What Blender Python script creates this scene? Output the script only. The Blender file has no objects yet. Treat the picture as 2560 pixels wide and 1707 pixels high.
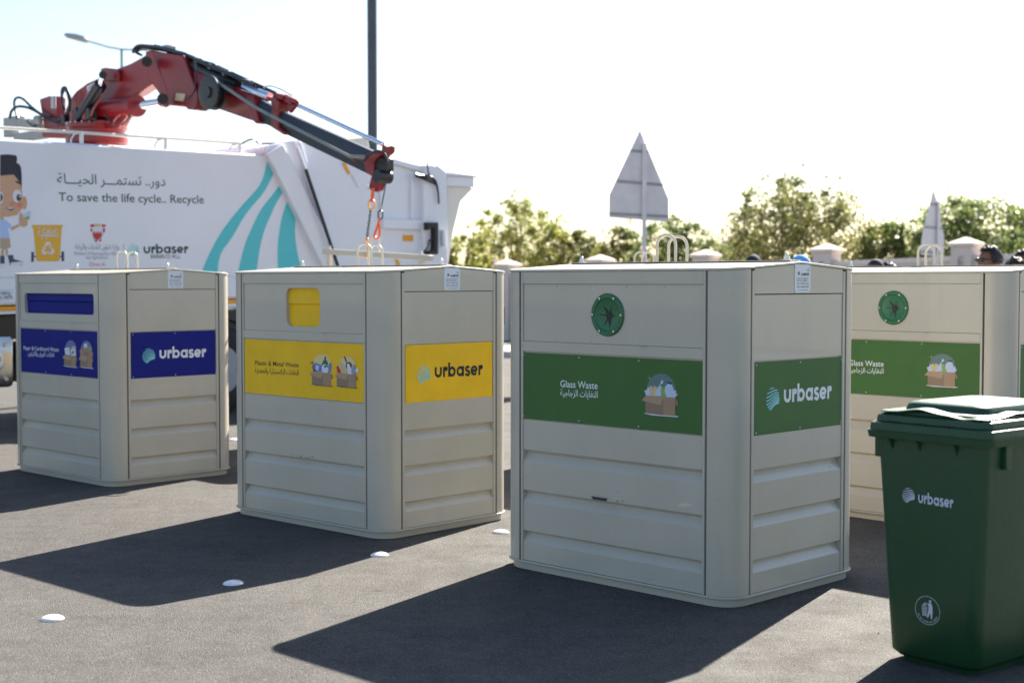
import bpy, bmesh, math, random
from mathutils import Vector, Matrix
random.seed(7)
R = math.radians
SC = bpy.context.scene
COL = SC.collection

# ------------------------------------------------------------------ camera, sky, sun, exposure
CAM_H, PITCH, FPX = 1.55, .0422, 3553.5
cd = bpy.data.cameras.new('camera'); cam = bpy.data.objects.new('camera', cd); COL.objects.link(cam)
cam.location = (0, 0, CAM_H); cam.rotation_euler = (math.pi/2 - PITCH, 0, 0)
cd.sensor_width = 36; cd.lens = FPX/2560*36; cd.clip_start = .1; cd.clip_end = 2000
cd.dof.use_dof = True; cd.dof.focus_distance = 7.6; cd.dof.aperture_fstop = 2.4
SC.camera = cam
SUN_DIR = Vector((.496, .868, .795)).normalized()
SUN_EL = math.asin(SUN_DIR.z); SUN_AZ = math.atan2(SUN_DIR.x, SUN_DIR.y)
w = bpy.data.worlds.new('World'); SC.world = w; w.use_nodes = True
nt = w.node_tree; bgn = nt.nodes['Background']
sky = nt.nodes.new('ShaderNodeTexSky'); sky.sky_type = 'NISHITA'; sky.sun_disc = False
sky.sun_elevation = SUN_EL; sky.sun_rotation = SUN_AZ; sky.dust_density = 1.0; sky.air_density = 1.0; sky.ozone_density = 1.4
nt.links.new(sky.outputs[0], bgn.inputs[0]); bgn.inputs[1].default_value = .058
sd = bpy.data.lights.new('sun', 'SUN'); sd.energy = 5.0; sd.angle = R(.53); sd.color = (1, .93, .82)
so = bpy.data.objects.new('sun', sd); COL.objects.link(so); so.location = SUN_DIR*30
so.rotation_euler = (-SUN_DIR).to_track_quat('-Z', 'Y').to_euler()
vs = SC.view_settings
vs.view_transform = 'Standard'; vs.look = 'None'; vs.gamma = 1; vs.use_curve_mapping = False; vs.exposure = 1.85
SC.cycles.use_denoising = True
SC.cycles.sample_clamp_indirect = 6

# ------------------------------------------------------------------ picture -> place
def ray(px, py):
    c, s = math.cos(PITCH), math.sin(PITCH)
    x = (px-1280)/FPX; u = -(py-853.5)/FPX
    return Vector((x, c+u*s, u*c-s))
def ground(px, py, z=0):
    r = ray(px, py); return Vector((0, 0, CAM_H)) + r*((z-CAM_H)/r.z)
def at(px, py, Y):
    r = ray(px, py); return Vector((0, 0, CAM_H)) + r*(Y/r.y)
class Surf:
    """a flat surface of a thing: root matrix M, origin O, unit U (right), V (up) in the thing's own frame"""
    def __init__(s, M, O, U, V):
        s.M = M; s.O = Vector(O); s.U = Vector(U).normalized(); s.V = Vector(V).normalized(); s.N = s.U.cross(s.V)
    def pt(s, u, v, h=0): return s.O + s.U*u + s.V*v + s.N*h
    def px(s, x, y, h=0):
        Mi = s.M.inverted(); c = Mi @ Vector((0, 0, CAM_H)); d = Mi.to_3x3() @ ray(x, y)
        t = (s.O + s.N*h - c).dot(s.N)/d.dot(s.N); q = c + d*t - s.O
        return (q.dot(s.U), q.dot(s.V))

# ------------------------------------------------------------------ materials
def nodes_of(m): m.use_nodes = True; return m.node_tree.nodes, m.node_tree.links
def mat(name, col, rough=.5, metal=0, var=.06, scale=6, bump=0, bscale=60, spec=.5, coat=0, dirt=0, dirtcol=(.16, .13, .10), streak=0):
    m = bpy.data.materials.new(name); n, l = nodes_of(m); b = n['Principled BSDF']
    b.inputs['Roughness'].default_value = rough; b.inputs['Metallic'].default_value = metal
    b.inputs['Specular IOR Level'].default_value = spec; b.inputs['Coat Weight'].default_value = coat
    tc = n.new('ShaderNodeTexCoord')
    no = n.new('ShaderNodeTexNoise'); no.inputs['Scale'].default_value = scale; no.inputs['Detail'].default_value = 5
    l.new(tc.outputs['Object'], no.inputs['Vector'])
    mr = n.new('ShaderNodeMapRange'); mr.inputs[1].default_value = .3; mr.inputs[2].default_value = .7
    mr.inputs[3].default_value = 1-var; mr.inputs[4].default_value = 1+var
    l.new(no.outputs['Fac'], mr.inputs[0])
    mx = n.new('ShaderNodeMix'); mx.data_type = 'RGBA'; mx.blend_type = 'MULTIPLY'; mx.inputs[0].default_value = 1
    mx.inputs[6].default_value = (*col, 1)
    l.new(mr.outputs[0], mx.inputs[7]); out = mx.outputs[2]
    if dirt:
        n2 = n.new('ShaderNodeTexNoise'); n2.inputs['Scale'].default_value = 2.7; n2.inputs['Detail'].default_value = 9; n2.inputs['Roughness'].default_value = .7
        mp = n.new('ShaderNodeMapping'); mp.inputs['Scale'].default_value = (1.6, 1.6, .5)
        l.new(tc.outputs['Object'], mp.inputs[0]); l.new(mp.outputs[0], n2.inputs['Vector'])
        r2 = n.new('ShaderNodeMapRange'); r2.inputs[1].default_value = .52; r2.inputs[2].default_value = .8; r2.inputs[4].default_value = dirt
        l.new(n2.outputs['Fac'], r2.inputs[0])
        m2 = n.new('ShaderNodeMix'); m2.data_type = 'RGBA'; m2.inputs[7].default_value = (*dirtcol, 1)
        l.new(r2.outputs[0], m2.inputs[0]); l.new(out, m2.inputs[6]); out = m2.outputs[2]
        r3 = n.new('ShaderNodeMapRange'); r3.inputs[3].default_value = rough-.05; r3.inputs[4].default_value = rough+.15
        l.new(n2.outputs['Fac'], r3.inputs[0]); l.new(r3.outputs[0], b.inputs['Roughness'])
    if streak:
        n4 = n.new('ShaderNodeTexNoise'); n4.inputs['Scale'].default_value = 1; n4.inputs['Detail'].default_value = 6; mp4 = n.new('ShaderNodeMapping'); mp4.inputs['Scale'].default_value = (38, 38, 1.3)
        l.new(tc.outputs['Object'], mp4.inputs[0]); l.new(mp4.outputs[0], n4.inputs['Vector'])
        r4 = n.new('ShaderNodeMapRange'); r4.inputs[1].default_value = .50; r4.inputs[2].default_value = .78; r4.inputs[4].default_value = streak; l.new(n4.outputs['Fac'], r4.inputs[0])
        m4 = n.new('ShaderNodeMix'); m4.data_type = 'RGBA'; m4.inputs[7].default_value = (.30, .27, .21, 1); l.new(r4.outputs[0], m4.inputs[0]); l.new(out, m4.inputs[6]); out = m4.outputs[2]
        n5 = n.new('ShaderNodeTexNoise'); n5.inputs['Scale'].default_value = 1; n5.inputs['Detail'].default_value = 3; mp5 = n.new('ShaderNodeMapping'); mp5.inputs['Scale'].default_value = (9, 9, 34); mp5.inputs['Rotation'].default_value = (.5, .4, 0)
        l.new(tc.outputs['Object'], mp5.inputs[0]); l.new(mp5.outputs[0], n5.inputs['Vector'])
        r5 = n.new('ShaderNodeMapRange'); r5.inputs[1].default_value = .715; r5.inputs[2].default_value = .74; r5.inputs[4].default_value = .22; l.new(n5.outputs['Fac'], r5.inputs[0])
        m5 = n.new('ShaderNodeMix'); m5.data_type = 'RGBA'; m5.inputs[7].default_value = (.20, .19, .17, 1); l.new(r5.outputs[0], m5.inputs[0]); l.new(out, m5.inputs[6]); out = m5.outputs[2]
    l.new(out, b.inputs['Base Color'])
    if bump:
        nb = n.new('ShaderNodeTexNoise'); nb.inputs['Scale'].default_value = bscale; nb.inputs['Detail'].default_value = 4
        l.new(tc.outputs['Object'], nb.inputs['Vector'])
        bp = n.new('ShaderNodeBump'); bp.inputs['Strength'].default_value = bump; bp.inputs['Distance'].default_value = .01
        l.new(nb.outputs['Fac'], bp.inputs['Height']); l.new(bp.outputs[0], b.inputs['Normal'])
    return m
def flat(name, col, rough=.35): return mat(name, col, rough, var=.02, scale=20)
M_ = {}
M_['beige'] = mat('pebble_grey_paint', (.515, .475, .395), .26, coat=.3, streak=.05, dirt=.12, dirtcol=(.30, .27, .22), var=.035, scale=3, bump=.04, bscale=5)
M_['seam_shade'] = mat('seam_shade_black', (.035, .035, .03), .7)  # inner core near-black: the shade inside the seam gaps is put into its colour
M_['steel'] = mat('zinc_steel', (.55, .56, .58), .32, 1, var=.15, scale=30)
M_['green'] = mat('green_sign_print', (.056, .150, .038), .5, spec=.3, dirt=.05, dirtcol=(.2, .25, .2))
M_['yellow'] = mat('yellow_sign_print', (.92, .55, .014), .5, spec=.3, dirt=.06)
M_['blue'] = mat('blue_sign_print', (.006, .012, .20), .5, spec=.2, dirt=.05, dirtcol=(.1, .1, .3))
M_['rubber_green'] = mat('green_rubber', (.016, .135, .055), .35, bump=.1)
M_['black'] = mat('black_rubber', (.012, .012, .013), .5)
M_['plastic_black'] = mat('black_plastic', (.02, .02, .024), .35)
M_['white_print'] = flat('white_print', (.80, .82, .86))
M_['aqua_print'] = flat('aqua_print', (.22, .66, .70))
M_['black_print'] = flat('black_print', (.012, .02, .025))
M_['plate'] = mat('aluminium_plate', (.66, .70, .78), .4, .2)
M_['carton'] = flat('carton_print', (.37, .24, .15)); M_['carton_d'] = flat('carton_print_dark', (.27, .18, .125)); M_['carton_l'] = flat('carton_print_light', (.42, .28, .18))
M_['pale'] = flat('pale_blue_print', (.52, .60, .82)); M_['tanp'] = flat('tan_print', (.62, .50, .28)); M_['limep'] = flat('lime_print', (.22, .42, .08))
M_['tealp'] = flat('teal_print', (.10, .20, .20)); M_['creamp'] = flat('cream_print', (.78, .60, .28)); M_['bottleg'] = flat('bottle_green_print', (.01, .13, .06))
M_['redp'] = flat('red_print', (.55, .02, .03)); M_['bluep'] = flat('mid_blue_print', (.10, .22, .55)); M_['greyp'] = flat('grey_print', (.30, .32, .40))
M_['violetp'] = flat('violet_print', (.12, .16, .42)); M_['whitep'] = flat('paper_print', (.72, .72, .80)); M_['darkp'] = flat('dark_print', (.05, .035, .045))
M_['truck'] = mat('white_truck_paint', (.79, .80, .87), .28, coat=.3, var=.02, scale=2, dirt=.05, dirtcol=(.5, .47, .42))
M_['truck_cream'] = mat('off_white_paint', (.80, .76, .68), .35, var=.03)
M_['orange_band'] = mat('orange_reflective_band', (.85, .36, .01), .4)
M_['teal_band'] = flat('teal_vinyl', (.085, .56, .62))
M_['dark_text'] = flat('dark_green_vinyl', (.02, .05, .055))
M_['skinp'] = flat('skin_print', (.62, .36, .22)); M_['hairp'] = flat('hair_print', (.012, .012, .03)); M_['shirtp'] = flat('shirt_print', (.42, .56, .88))
M_['shortsp'] = flat('shorts_print', (.47, .36, .24)); M_['binp'] = flat('amber_print', (.78, .42, .03)); M_['navyp'] = flat('navy_print', (.04, .06, .12)); M_['blush'] = flat('blush_print', (.66, .24, .15))
M_['red'] = mat('red_crane_paint', (.22, .005, .009), .32, coat=.15, dirt=.12, dirtcol=(.12, .02, .02))
M_['crane_grey'] = mat('anthracite_boom_paint', (.030, .036, .050), .38, var=.1)
M_['chrome'] = mat('chromed_rod', (.75, .8, .9), .12, 1, var=.02)
M_['hose'] = mat('hydraulic_hose', (.012, .013, .018), .35)
M_['hook'] = mat('orange_hook_paint', (.75, .10, .02), .4); M_['hook_y'] = mat('amber_hook_paint', (.85, .38, .02), .4)
M_['valve'] = mat('valve_block_metal', (.36, .37, .36), .5, .4, bump=.3)
M_['pole'] = mat('dark_galvanised_pole', (.055, .062, .085), .45)
M_['pole_far'] = mat('grey_lamp_column', (.22, .26, .25), .5); M_['lamp_body'] = mat('lamp_head_alloy', (.42, .43, .46), .5); M_['lamp_glass'] = mat('lamp_lens', (.70, .66, .52), .3)
M_['sign_back'] = mat('bare_aluminium_sign', (.68, .64, .66), .5, 0, var=.08, scale=4)
M_['sign_rib'] = mat('sign_rib_alloy', (.30, .30, .32), .5, 0)
M_['wall'] = mat('painted_render_wall', (.56, .50, .48), .85, bump=.3, var=.06, scale=1.2, dirt=.2, dirtcol=(.35, .30, .27))
M_['cap'] = mat('cast_cap_stone', (.66, .58, .53), .8, bump=.2)
M_['stud'] = mat('white_ceramic_stud', (.85, .84, .86), .18, coat=.4, dirt=.08)
M_['bin'] = mat('green_hdpe', (.010, .056, .020), .38, bump=.12, bscale=25, var=.06, dirt=.05, dirtcol=(.05, .09, .06))
M_['bin_print'] = flat('bin_white_print', (.55, .58, .70))
M_['bark'] = mat('tree_bark', (.16, .12, .09), .9, bump=.6, bscale=12)
M_['skin'] = mat('brown_skin', (.19, .085, .05), .5); M_['hair'] = mat('black_hair', (.012, .010, .010), .55, bump=.5, bscale=120)
M_['shirt_dark'] = mat('dark_cotton', (.03, .035, .06), .85); M_['shirt_light'] = mat('light_cotton', (.45, .50, .58), .85)
M_['trousers'] = mat('navy_trousers', (.03, .035, .05), .85); M_['cap_blue'] = mat('blue_cap_cloth', (.10, .33, .72), .8); M_['cap_navy'] = mat('navy_cap_cloth', (.012, .016, .035), .85)
M_['mask'] = mat('pale_blue_mask', (.50, .68, .88), .8); M_['lens'] = mat('dark_sunglass_lens', (.02, .02, .03), .1)
M_['tyre'] = mat('tyre_rubber', (.018, .018, .02), .75, bump=.4); M_['rim'] = mat('wheel_rim_steel', (.30, .33, .38), .45, .5)
M_['tank'] = mat('polished_tank_alloy', (.70, .68, .64), .22, 1, bump=.25, bscale=4)
M_['glass'] = mat('cab_glass', (.03, .04, .05), .08)
M_['kerb'] = mat('kerb_concrete', (.52, .50, .47), .85, bump=.3); M_['paving'] = mat('pavement_concrete', (.40, .37, .34), .85, var=.1)
M_['soil'] = mat('sandy_soil', (.34, .27, .19), .95, bump=.5, scale=2, var=.15)
M_['grass'] = mat('short_turf', (.05, .10, .03), .95, bump=.8, bscale=40, var=.3)

def asphalt():
    m = bpy.data.materials.new('worn_asphalt'); n, l = nodes_of(m); b = n['Principled BSDF']
    tc = n.new('ShaderNodeTexCoord')
    def noise(s, d=4, r=.55):
        x = n.new('ShaderNodeTexNoise'); x.inputs['Scale'].default_value = s; x.inputs['Detail'].default_value = d; x.inputs['Roughness'].default_value = r
        l.new(tc.outputs['Object'], x.inputs['Vector']); return x.outputs['Fac']
    def mr(src, a, b_, c, d):
        x = n.new('ShaderNodeMapRange'); [setattr(x.inputs[i], 'default_value', v) for i, v in ((1, a), (2, b_), (3, c), (4, d))]
        l.new(src, x.inputs[0]); return x.outputs[0]
    def mix(f, a, b_, t='MIX'):
        x = n.new('ShaderNodeMix'); x.data_type = 'RGBA'; x.blend_type = t
        for i, v in ((0, f), (6, a), (7, b_)):
            if hasattr(v, 'is_output'): l.new(v, x.inputs[i])
            else: x.inputs[i].default_value = v
        return x.outputs[2]
    vo = n.new('ShaderNodeTexVoronoi'); vo.inputs['Scale'].default_value = 210; l.new(tc.outputs['Object'], vo.inputs['Vector'])
    hs = n.new('ShaderNodeSeparateColor'); l.new(vo.outputs['Color'], hs.inputs[0])
    base = mix(mr(noise(.55, 6, .6), .35, .68, 0, 1), (.070, .066, .062, 1), (.091, .086, .080, 1))
    base = mix(1.0, base, mr(noise(9, 6), .3, .7, .86, 1.14), 'MULTIPLY')
    base = mix(1.0, base, mr(hs.outputs[0], 0, 1, .66, 1.34), 'MULTIPLY')            # aggregate
    base = mix(mr(hs.outputs[1], .965, .985, 0, 1), base, (.20, .19, .18, 1))      # pale chips
    base = mix(mr(hs.outputs[2], .965, .985, 0, .8), base, (.012, .012, .013, 1))    # dark chips
    v2 = n.new('ShaderNodeTexVoronoi'); v2.inputs['Scale'].default_value = 2.1; v2.inputs['Randomness'].default_value = 1
    wv = n.new('ShaderNodeVectorMath'); wv.operation = 'ADD'; n3 = n.new('ShaderNodeTexNoise'); n3.inputs['Scale'].default_value = 14
    l.new(tc.outputs['Object'], n3.inputs['Vector']); sc_ = n.new('ShaderNodeVectorMath'); sc_.operation = 'SCALE'; sc_.inputs[3].default_value = .05
    l.new(n3.outputs['Color'], sc_.inputs[0]); l.new(tc.outputs['Object'], wv.inputs[0]); l.new(sc_.outputs[0], wv.inputs[1]); l.new(wv.outputs[0], v2.inputs['Vector'])
    base = mix(mr(v2.outputs['Distance'], .035, .06, .75, 0), base, (.022, .019, .018, 1))  # gum and oil spots
    l.new(base, b.inputs['Base Color']); b.inputs['Specular IOR Level'].default_value = .2
    l.new(mr(noise(3), .3, .7, .68, .9), b.inputs['Roughness'])
    bp = n.new('ShaderNodeBump'); bp.inputs['Strength'].default_value = .55; bp.inputs['Distance'].default_value = .006
    ad = n.new('ShaderNodeMath'); ad.operation = 'ADD'; l.new(vo.outputs['Distance'], ad.inputs[0]); l.new(noise(60, 5), ad.inputs[1])
    l.new(ad.outputs[0], bp.inputs['Height']); l.new(bp.outputs[0], b.inputs['Normal'])
    return m
M_['asphalt'] = asphalt(); M_['grit'] = mat('loose_stone_grit', (.16, .145, .13), .9, var=.5, scale=40)
def leaf_mat(name, c1, c2, trans):
    m = bpy.data.materials.new(name); n, l = nodes_of(m); b = n['Principled BSDF']; out = n['Material Output']
    g = n.new('ShaderNodeNewGeometry'); rp = n.new('ShaderNodeValToRGB')
    rp.color_ramp.elements[0].color = (*c1, 1); rp.color_ramp.elements[1].color = (*c2, 1)
    l.new(g.outputs['Random Per Island'], rp.inputs[0]); l.new(rp.outputs[0], b.inputs['Base Color']); b.inputs['Roughness'].default_value = .5
    tr = n.new('ShaderNodeBsdfTranslucent'); hs = n.new('ShaderNodeHueSaturation'); hs.inputs['Value'].default_value = 2.0; hs.inputs['Saturation'].default_value = 1.1
    l.new(rp.outputs[0], hs.inputs['Color']); l.new(hs.outputs[0], tr.inputs[0])
    mx = n.new('ShaderNodeMixShader'); mx.inputs[0].default_value = trans
    l.new(b.outputs[0], mx.inputs[1]); l.new(tr.outputs[0], mx.inputs[2]); l.new(mx.outputs[0], out.inputs[0])
    return m
M_['leaf_olive'] = leaf_mat('olive_leaves', (.060, .072, .026), (.17, .17, .060), .40)
M_['leaf_yellow'] = leaf_mat('yellow_green_leaves', (.095, .115, .032), (.25, .25, .07), .40)
M_['leaf_green'] = leaf_mat('green_leaves', (.052, .080, .028), (.15, .18, .065), .40)

# ------------------------------------------------------------------ mesh helpers
class MB:
    def __init__(s): s.v = []; s.f = []; s.m = []; s.cur = 0
    def add(s, vs_, fs):
        o = len(s.v); s.v += [tuple(v) for v in vs_]; s.f += [tuple(i+o for i in f) for f in fs]; s.m += [s.cur]*len(fs); return s
    def box(s, x0, x1, y0, y1, z0, z1):
        return s.add([(x, y, z) for z in (z0, z1) for y in (y0, y1) for x in (x0, x1)],
                     [(0, 2, 3, 1), (4, 5, 7, 6), (0, 1, 5, 4), (2, 6, 7, 3), (0, 4, 6, 2), (1, 3, 7, 5)])
    def prism(s, pts, off):
        n = len(pts); off = Vector(off); a = [Vector(p) for p in pts]; b = [p+off for p in a]
        return s.add(a+b, [tuple(range(n))[::-1], tuple(range(n, 2*n))] + [(i, (i+1) % n, (i+1) % n+n, i+n) for i in range(n)])
    def poly(s, pts): return s.add(pts, [tuple(range(len(pts)))])
    def tube(s, pts, r, n=8, closed=False, cap=True):
        P = [Vector(p) for p in pts]; k = len(P); rings = []; up = None
        for i, p in enumerate(P):
            if closed: t = (P[(i+1) % k]-P[i-1])
            else: t = (P[min(i+1, k-1)]-P[max(i-1, 0)])
            t.normalize()
            if up is None:
                up = t.orthogonal().normalized()
            else:
                up = (up - t*up.dot(t)).normalized()
            sd_ = t.cross(up); rr = r[i] if isinstance(r, (list, tuple)) else r
            rings.append([p + (up*math.cos(2*math.pi*j/n) + sd_*math.sin(2*math.pi*j/n))*rr for j in range(n)])
        V = [q for g in rings for q in g]; F = []
        for i in range(k if closed else k-1):
            a, b = i*n, ((i+1) % k)*n
            F += [(a+j, a+(j+1) % n, b+(j+1) % n, b+j) for j in range(n)]
        if cap and not closed: F += [tuple(range(n))[::-1], tuple(range((k-1)*n, k*n))]
        return s.add(V, F)
    def cyl(s, a, b, r, r2=None, n=20): return s.tube([a, b], [r, r if r2 is None else r2], n)
    def loft(s, secs, n=6, cap=True):
        """secs: (z, hx, hy, r[, cx, cy]) rounded rectangles"""
        V = []; F = []; m = 4*(n+1)
        for sec in secs:
            z, hx, hy, r = sec[:4]; cx, cy = (sec[4], sec[5]) if len(sec) > 4 else (0, 0)
            for (sx, sy, a0) in ((1, -1, -90), (1, 1, 0), (-1, 1, 90), (-1, -1, 180)):
                for i in range(n+1):
                    a = R(a0+90*i/n); V.append((cx+sx*(hx-r)+r*math.cos(a), cy+sy*(hy-r)+r*math.sin(a), z))
        for k in range(len(secs)-1):
            F += [(k*m+i, k*m+(i+1) % m, (k+1)*m+(i+1) % m, (k+1)*m+i) for i in range(m)]
        if cap: F += [tuple(range(m))[::-1], tuple(range((len(secs)-1)*m, len(secs)*m))]
        return s.add(V, F)
    def lathe(s, c, prof, n=24, axis='z'):
        V = []; F = []
        for r, z in prof:
            for j in range(n):
                a = 2*math.pi*j/n; x, y = r*math.cos(a), r*math.sin(a)
                q = (x, y, z) if axis == 'z' else ((x, -z, y) if axis == 'y' else (z, x, y))
                V.append((c[0]+q[0], c[1]+q[1], c[2]+q[2]))
        for k in range(len(prof)-1): F += [(k*n+j, k*n+(j+1) % n, (k+1)*n+(j+1) % n, (k+1)*n+j) for j in range(n)]
        F += [tuple(range(n))[::-1], tuple(range((len(prof)-1)*n, len(prof)*n))]
        return s.add(V, F)
    def xf(s, M):
        s.v = [tuple(M @ Vector(v)) for v in s.v]; return s
    def build(s, name, mats, parent=None, smooth=35, bevel=0, fix=True):
        me = bpy.data.meshes.new(name); me.from_pydata(s.v, [], s.f)
        mats = mats if isinstance(mats, (list, tuple)) else [mats]
        for x in mats: me.materials.append(M_[x] if isinstance(x, str) else x)
        if len(mats) > 1: me.polygons.foreach_set('material_index', s.m)
        if fix:
            bm = bmesh.new(); bm.from_mesh(me); bmesh.ops.recalc_face_normals(bm, faces=bm.faces); bm.to_mesh(me); bm.free()
        me.update()
        if smooth:
            me.shade_smooth(); me.set_sharp_from_angle(angle=R(smooth))
        o = bpy.data.objects.new(name, me); COL.objects.link(o)
        if parent: o.parent = parent
        if bevel:
            b = o.modifiers.new('bevel', 'BEVEL'); b.width = bevel; b.segments = 2; b.limit_method = 'ANGLE'; b.angle_limit = R(40)
        return o
def thing(name, label, cat, loc=(0, 0, 0), rz=0, group=None):
    o = bpy.data.objects.new(name, None); COL.objects.link(o); o.location = loc; o.rotation_euler = (0, 0, rz)
    o.empty_display_size = .2
    o['label'] = label; o['category'] = cat
    if group: o['group'] = group
    o['_'] = 0; del o['_']
    return o
def tag(o, label, cat, group=None):
    o['label'] = label; o['category'] = cat
    if group: o['group'] = group
    return o
def struct(o): o['kind'] = 'structure'; return o
def mtx(loc, rz): return Matrix.Translation(Vector(loc)) @ Matrix.Rotation(rz, 4, 'Z')
def copy_tree(o, parent=None):
    c = o.copy(); COL.objects.link(c)
    if parent: c.parent = parent
    for ch in o.children: copy_tree(ch, c)
    return c

# ------------------------------------------------------------------ lettering
AR = {}
for ch, i, f_, ini, med in [('ا', 0xFE8D, 0xFE8E, 0, 0), ('أ', 0xFE83, 0xFE84, 0, 0), ('ب', 0xFE8F, 0xFE90, 0xFE91, 0xFE92), ('ة', 0xFE94, 0xFE94, 0, 0), ('ـ', 0x640, 0x640, 0x640, 0x640), ('ت', 0xFE95, 0xFE96, 0xFE97, 0xFE98),
    ('ج', 0xFE9D, 0xFE9E, 0xFE9F, 0xFEA0), ('ح', 0xFEA1, 0xFEA2, 0xFEA3, 0xFEA4), ('خ', 0xFEA5, 0xFEA6, 0xFEA7, 0xFEA8), ('د', 0xFEA9, 0xFEAA, 0, 0), ('ر', 0xFEAD, 0xFEAE, 0, 0), ('ز', 0xFEAF, 0xFEB0, 0, 0),
    ('س', 0xFEB1, 0xFEB2, 0xFEB3, 0xFEB4), ('ش', 0xFEB5, 0xFEB6, 0xFEB7, 0xFEB8), ('ع', 0xFEC9, 0xFECA, 0xFECB, 0xFECC), ('ف', 0xFED1, 0xFED2, 0xFED3, 0xFED4), ('ق', 0xFED5, 0xFED6, 0xFED7, 0xFED8),
    ('ك', 0xFED9, 0xFEDA, 0xFEDB, 0xFEDC), ('ل', 0xFEDD, 0xFEDE, 0xFEDF, 0xFEE0), ('م', 0xFEE1, 0xFEE2, 0xFEE3, 0xFEE4), ('ن', 0xFEE5, 0xFEE6, 0xFEE7, 0xFEE8), ('ه', 0xFEE9, 0xFEEA, 0xFEEB, 0xFEEC),
    ('و', 0xFEED, 0xFEEE, 0, 0), ('ي', 0xFEF1, 0xFEF2, 0xFEF3, 0xFEF4), ('ئ', 0xFE89, 0xFE8A, 0xFE8B, 0xFE8C), ('ؤ', 0xFE85, 0xFE86, 0, 0)]: AR[ch] = (i, f_, ini, med)
def arabic(t):
    res = []; i = 0
    while i < len(t):
        c = t[i]
        if c in AR:
            prev = res and t[i-1] in AR and AR[t[i-1]][2] != 0
            if c == 'ل' and i+1 < len(t) and t[i+1] == 'ا':
                res.append(chr(0xFEFC if prev else 0xFEFB)); i += 2; continue
            nxt = i+1 < len(t) and t[i+1] in AR
            a, b, ini, med = AR[c]
            if prev and nxt and med: k = med
            elif prev: k = b
            elif nxt and ini: k = ini
            else: k = a
            res.append(chr(k))
        else: res.append(c)
        i += 1
    return ''.join(res[::-1])
def text_mesh(s, bold=0):
    cu = bpy.data.curves.new('lettering', 'FONT'); cu.body = s; cu.offset = bold; cu.resolution_u = 3
    o = bpy.data.objects.new('lettering', cu); COL.objects.link(o)
    bpy.context.view_layer.update()
    me = bpy.data.meshes.new_from_object(o.evaluated_get(bpy.context.evaluated_depsgraph_get()))
    V = [v.co.copy() for v in me.vertices]; F = [tuple(p.vertices) for p in me.polygons]
    bpy.data.objects.remove(o); bpy.data.curves.remove(cu); bpy.data.meshes.remove(me)
    return V, F
def text_on(mb, surf, s, p0, p1, hgt, h=.001, bold=0, ar=False):
    """text whose left end sits at p0 and right end at p1 (surface u,v), ascender height hgt"""
    V, F = text_mesh(arabic(s) if ar else s, bold)
    if not V: return
    x0, x1 = min(v.x for v in V), max(v.x for v in V)
    p0, p1 = Vector(p0), Vector(p1); d = (p1-p0); n = Vector((-d.y, d.x)).normalized()
    ys = hgt/.72
    if ar:
        yl, yh = min(v.y for v in V), max(v.y for v in V); ys = hgt/(yh-yl); base = yl
    else: base = 0
    out = []
    for v in V:
        q = p0 + d*((v.x-x0)/(x1-x0)) + n*((v.y-base)*ys); out.append(surf.pt(q.x, q.y, h))
    mb.add(out, F)
def stroke(path, w, closed=False):
    """thick 2d polyline -> list of quads with mitred joins"""
    P = [Vector(p) for p in path]; n = len(P); L = []; Rr = []
    for i in range(n):
        a = P[i-1] if (i > 0 or closed) else P[i]; b = P[(i+1) % n] if (i < n-1 or closed) else P[i]
        t1 = (P[i]-a); t2 = (b-P[i])
        if t1.length < 1e-9: t1 = t2
        if t2.length < 1e-9: t2 = t1
        t1.normalize(); t2.normalize(); n1 = Vector((-t1.y, t1.x)); n2 = Vector((-t2.y, t2.x)); m = (n1+n2)
        m = m.normalized() if m.length > 1e-6 else n1
        k = w/2/max(.4, m.dot(n1)); L.append(P[i]+m*k); Rr.append(P[i]-m*k)
    q = []
    for i in range(n if closed else n-1):
        j = (i+1) % n; q.append([L[i], L[j], Rr[j], Rr[i]])
    return q
def arc(cx, cy, rx, ry, a0, a1, n=14): return [(cx+rx*math.cos(R(a0+(a1-a0)*i/n)), cy+ry*math.sin(R(a0+(a1-a0)*i/n))) for i in range(n+1)]
def word_urbaser():
    """rounded lower-case wordmark, x-height 1, list of quads, width about 6.6"""
    q = []; w_ = .27; x = 0
    def S(p, c=False): q.extend(stroke([(a+x, b) for a, b in p], w_, c))
    S([(.13, 1.0), (.13, .47)] + arc(.48, .47, .35, .35, 180, 360)[1:] + [(.83, 1.0)]); x += 1.13
    S([(.13, 0), (.13, 1.0)]); S(arc(.40, .80, .10, .10, 0, 360, 12)[:-1], True); S([(.13, .62), (.2, .8), (.40, .88)]); x += .70
    S([(.13, 0), (.13, 1.40)]); S(arc(.53, .5, .37, .37, 0, 360, 22)[:-1], True); x += 1.17
    S(arc(.50, .5, .37, .37, 0, 360, 22)[:-1], True); S([(.90, 0), (.90, 1.0)]); x += 1.18
    S(arc(.36, .73, .23, .16, 20, 180, 8) + arc(.36, .735, .23, .24, 190, 270, 5) + arc(.36, .28, .25, .20, 80, -90, 9)[1:] + arc(.36, .28, .27, .17, -95, -165, 5)[1:]); x += .80
    S(arc(.5, .5, .37, .37, -40, -360, 20)); S([(.2, .48), (.87, .48)]); x += 1.12
    S([(.13, 0), (.13, 1.0)]); S(arc(.40, .80, .10, .10, 0, 360, 12)[:-1], True); S([(.13, .62), (.2, .8), (.40, .88)]); x += .55
    return q, x
WORD, WORD_W = word_urbaser()
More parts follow.
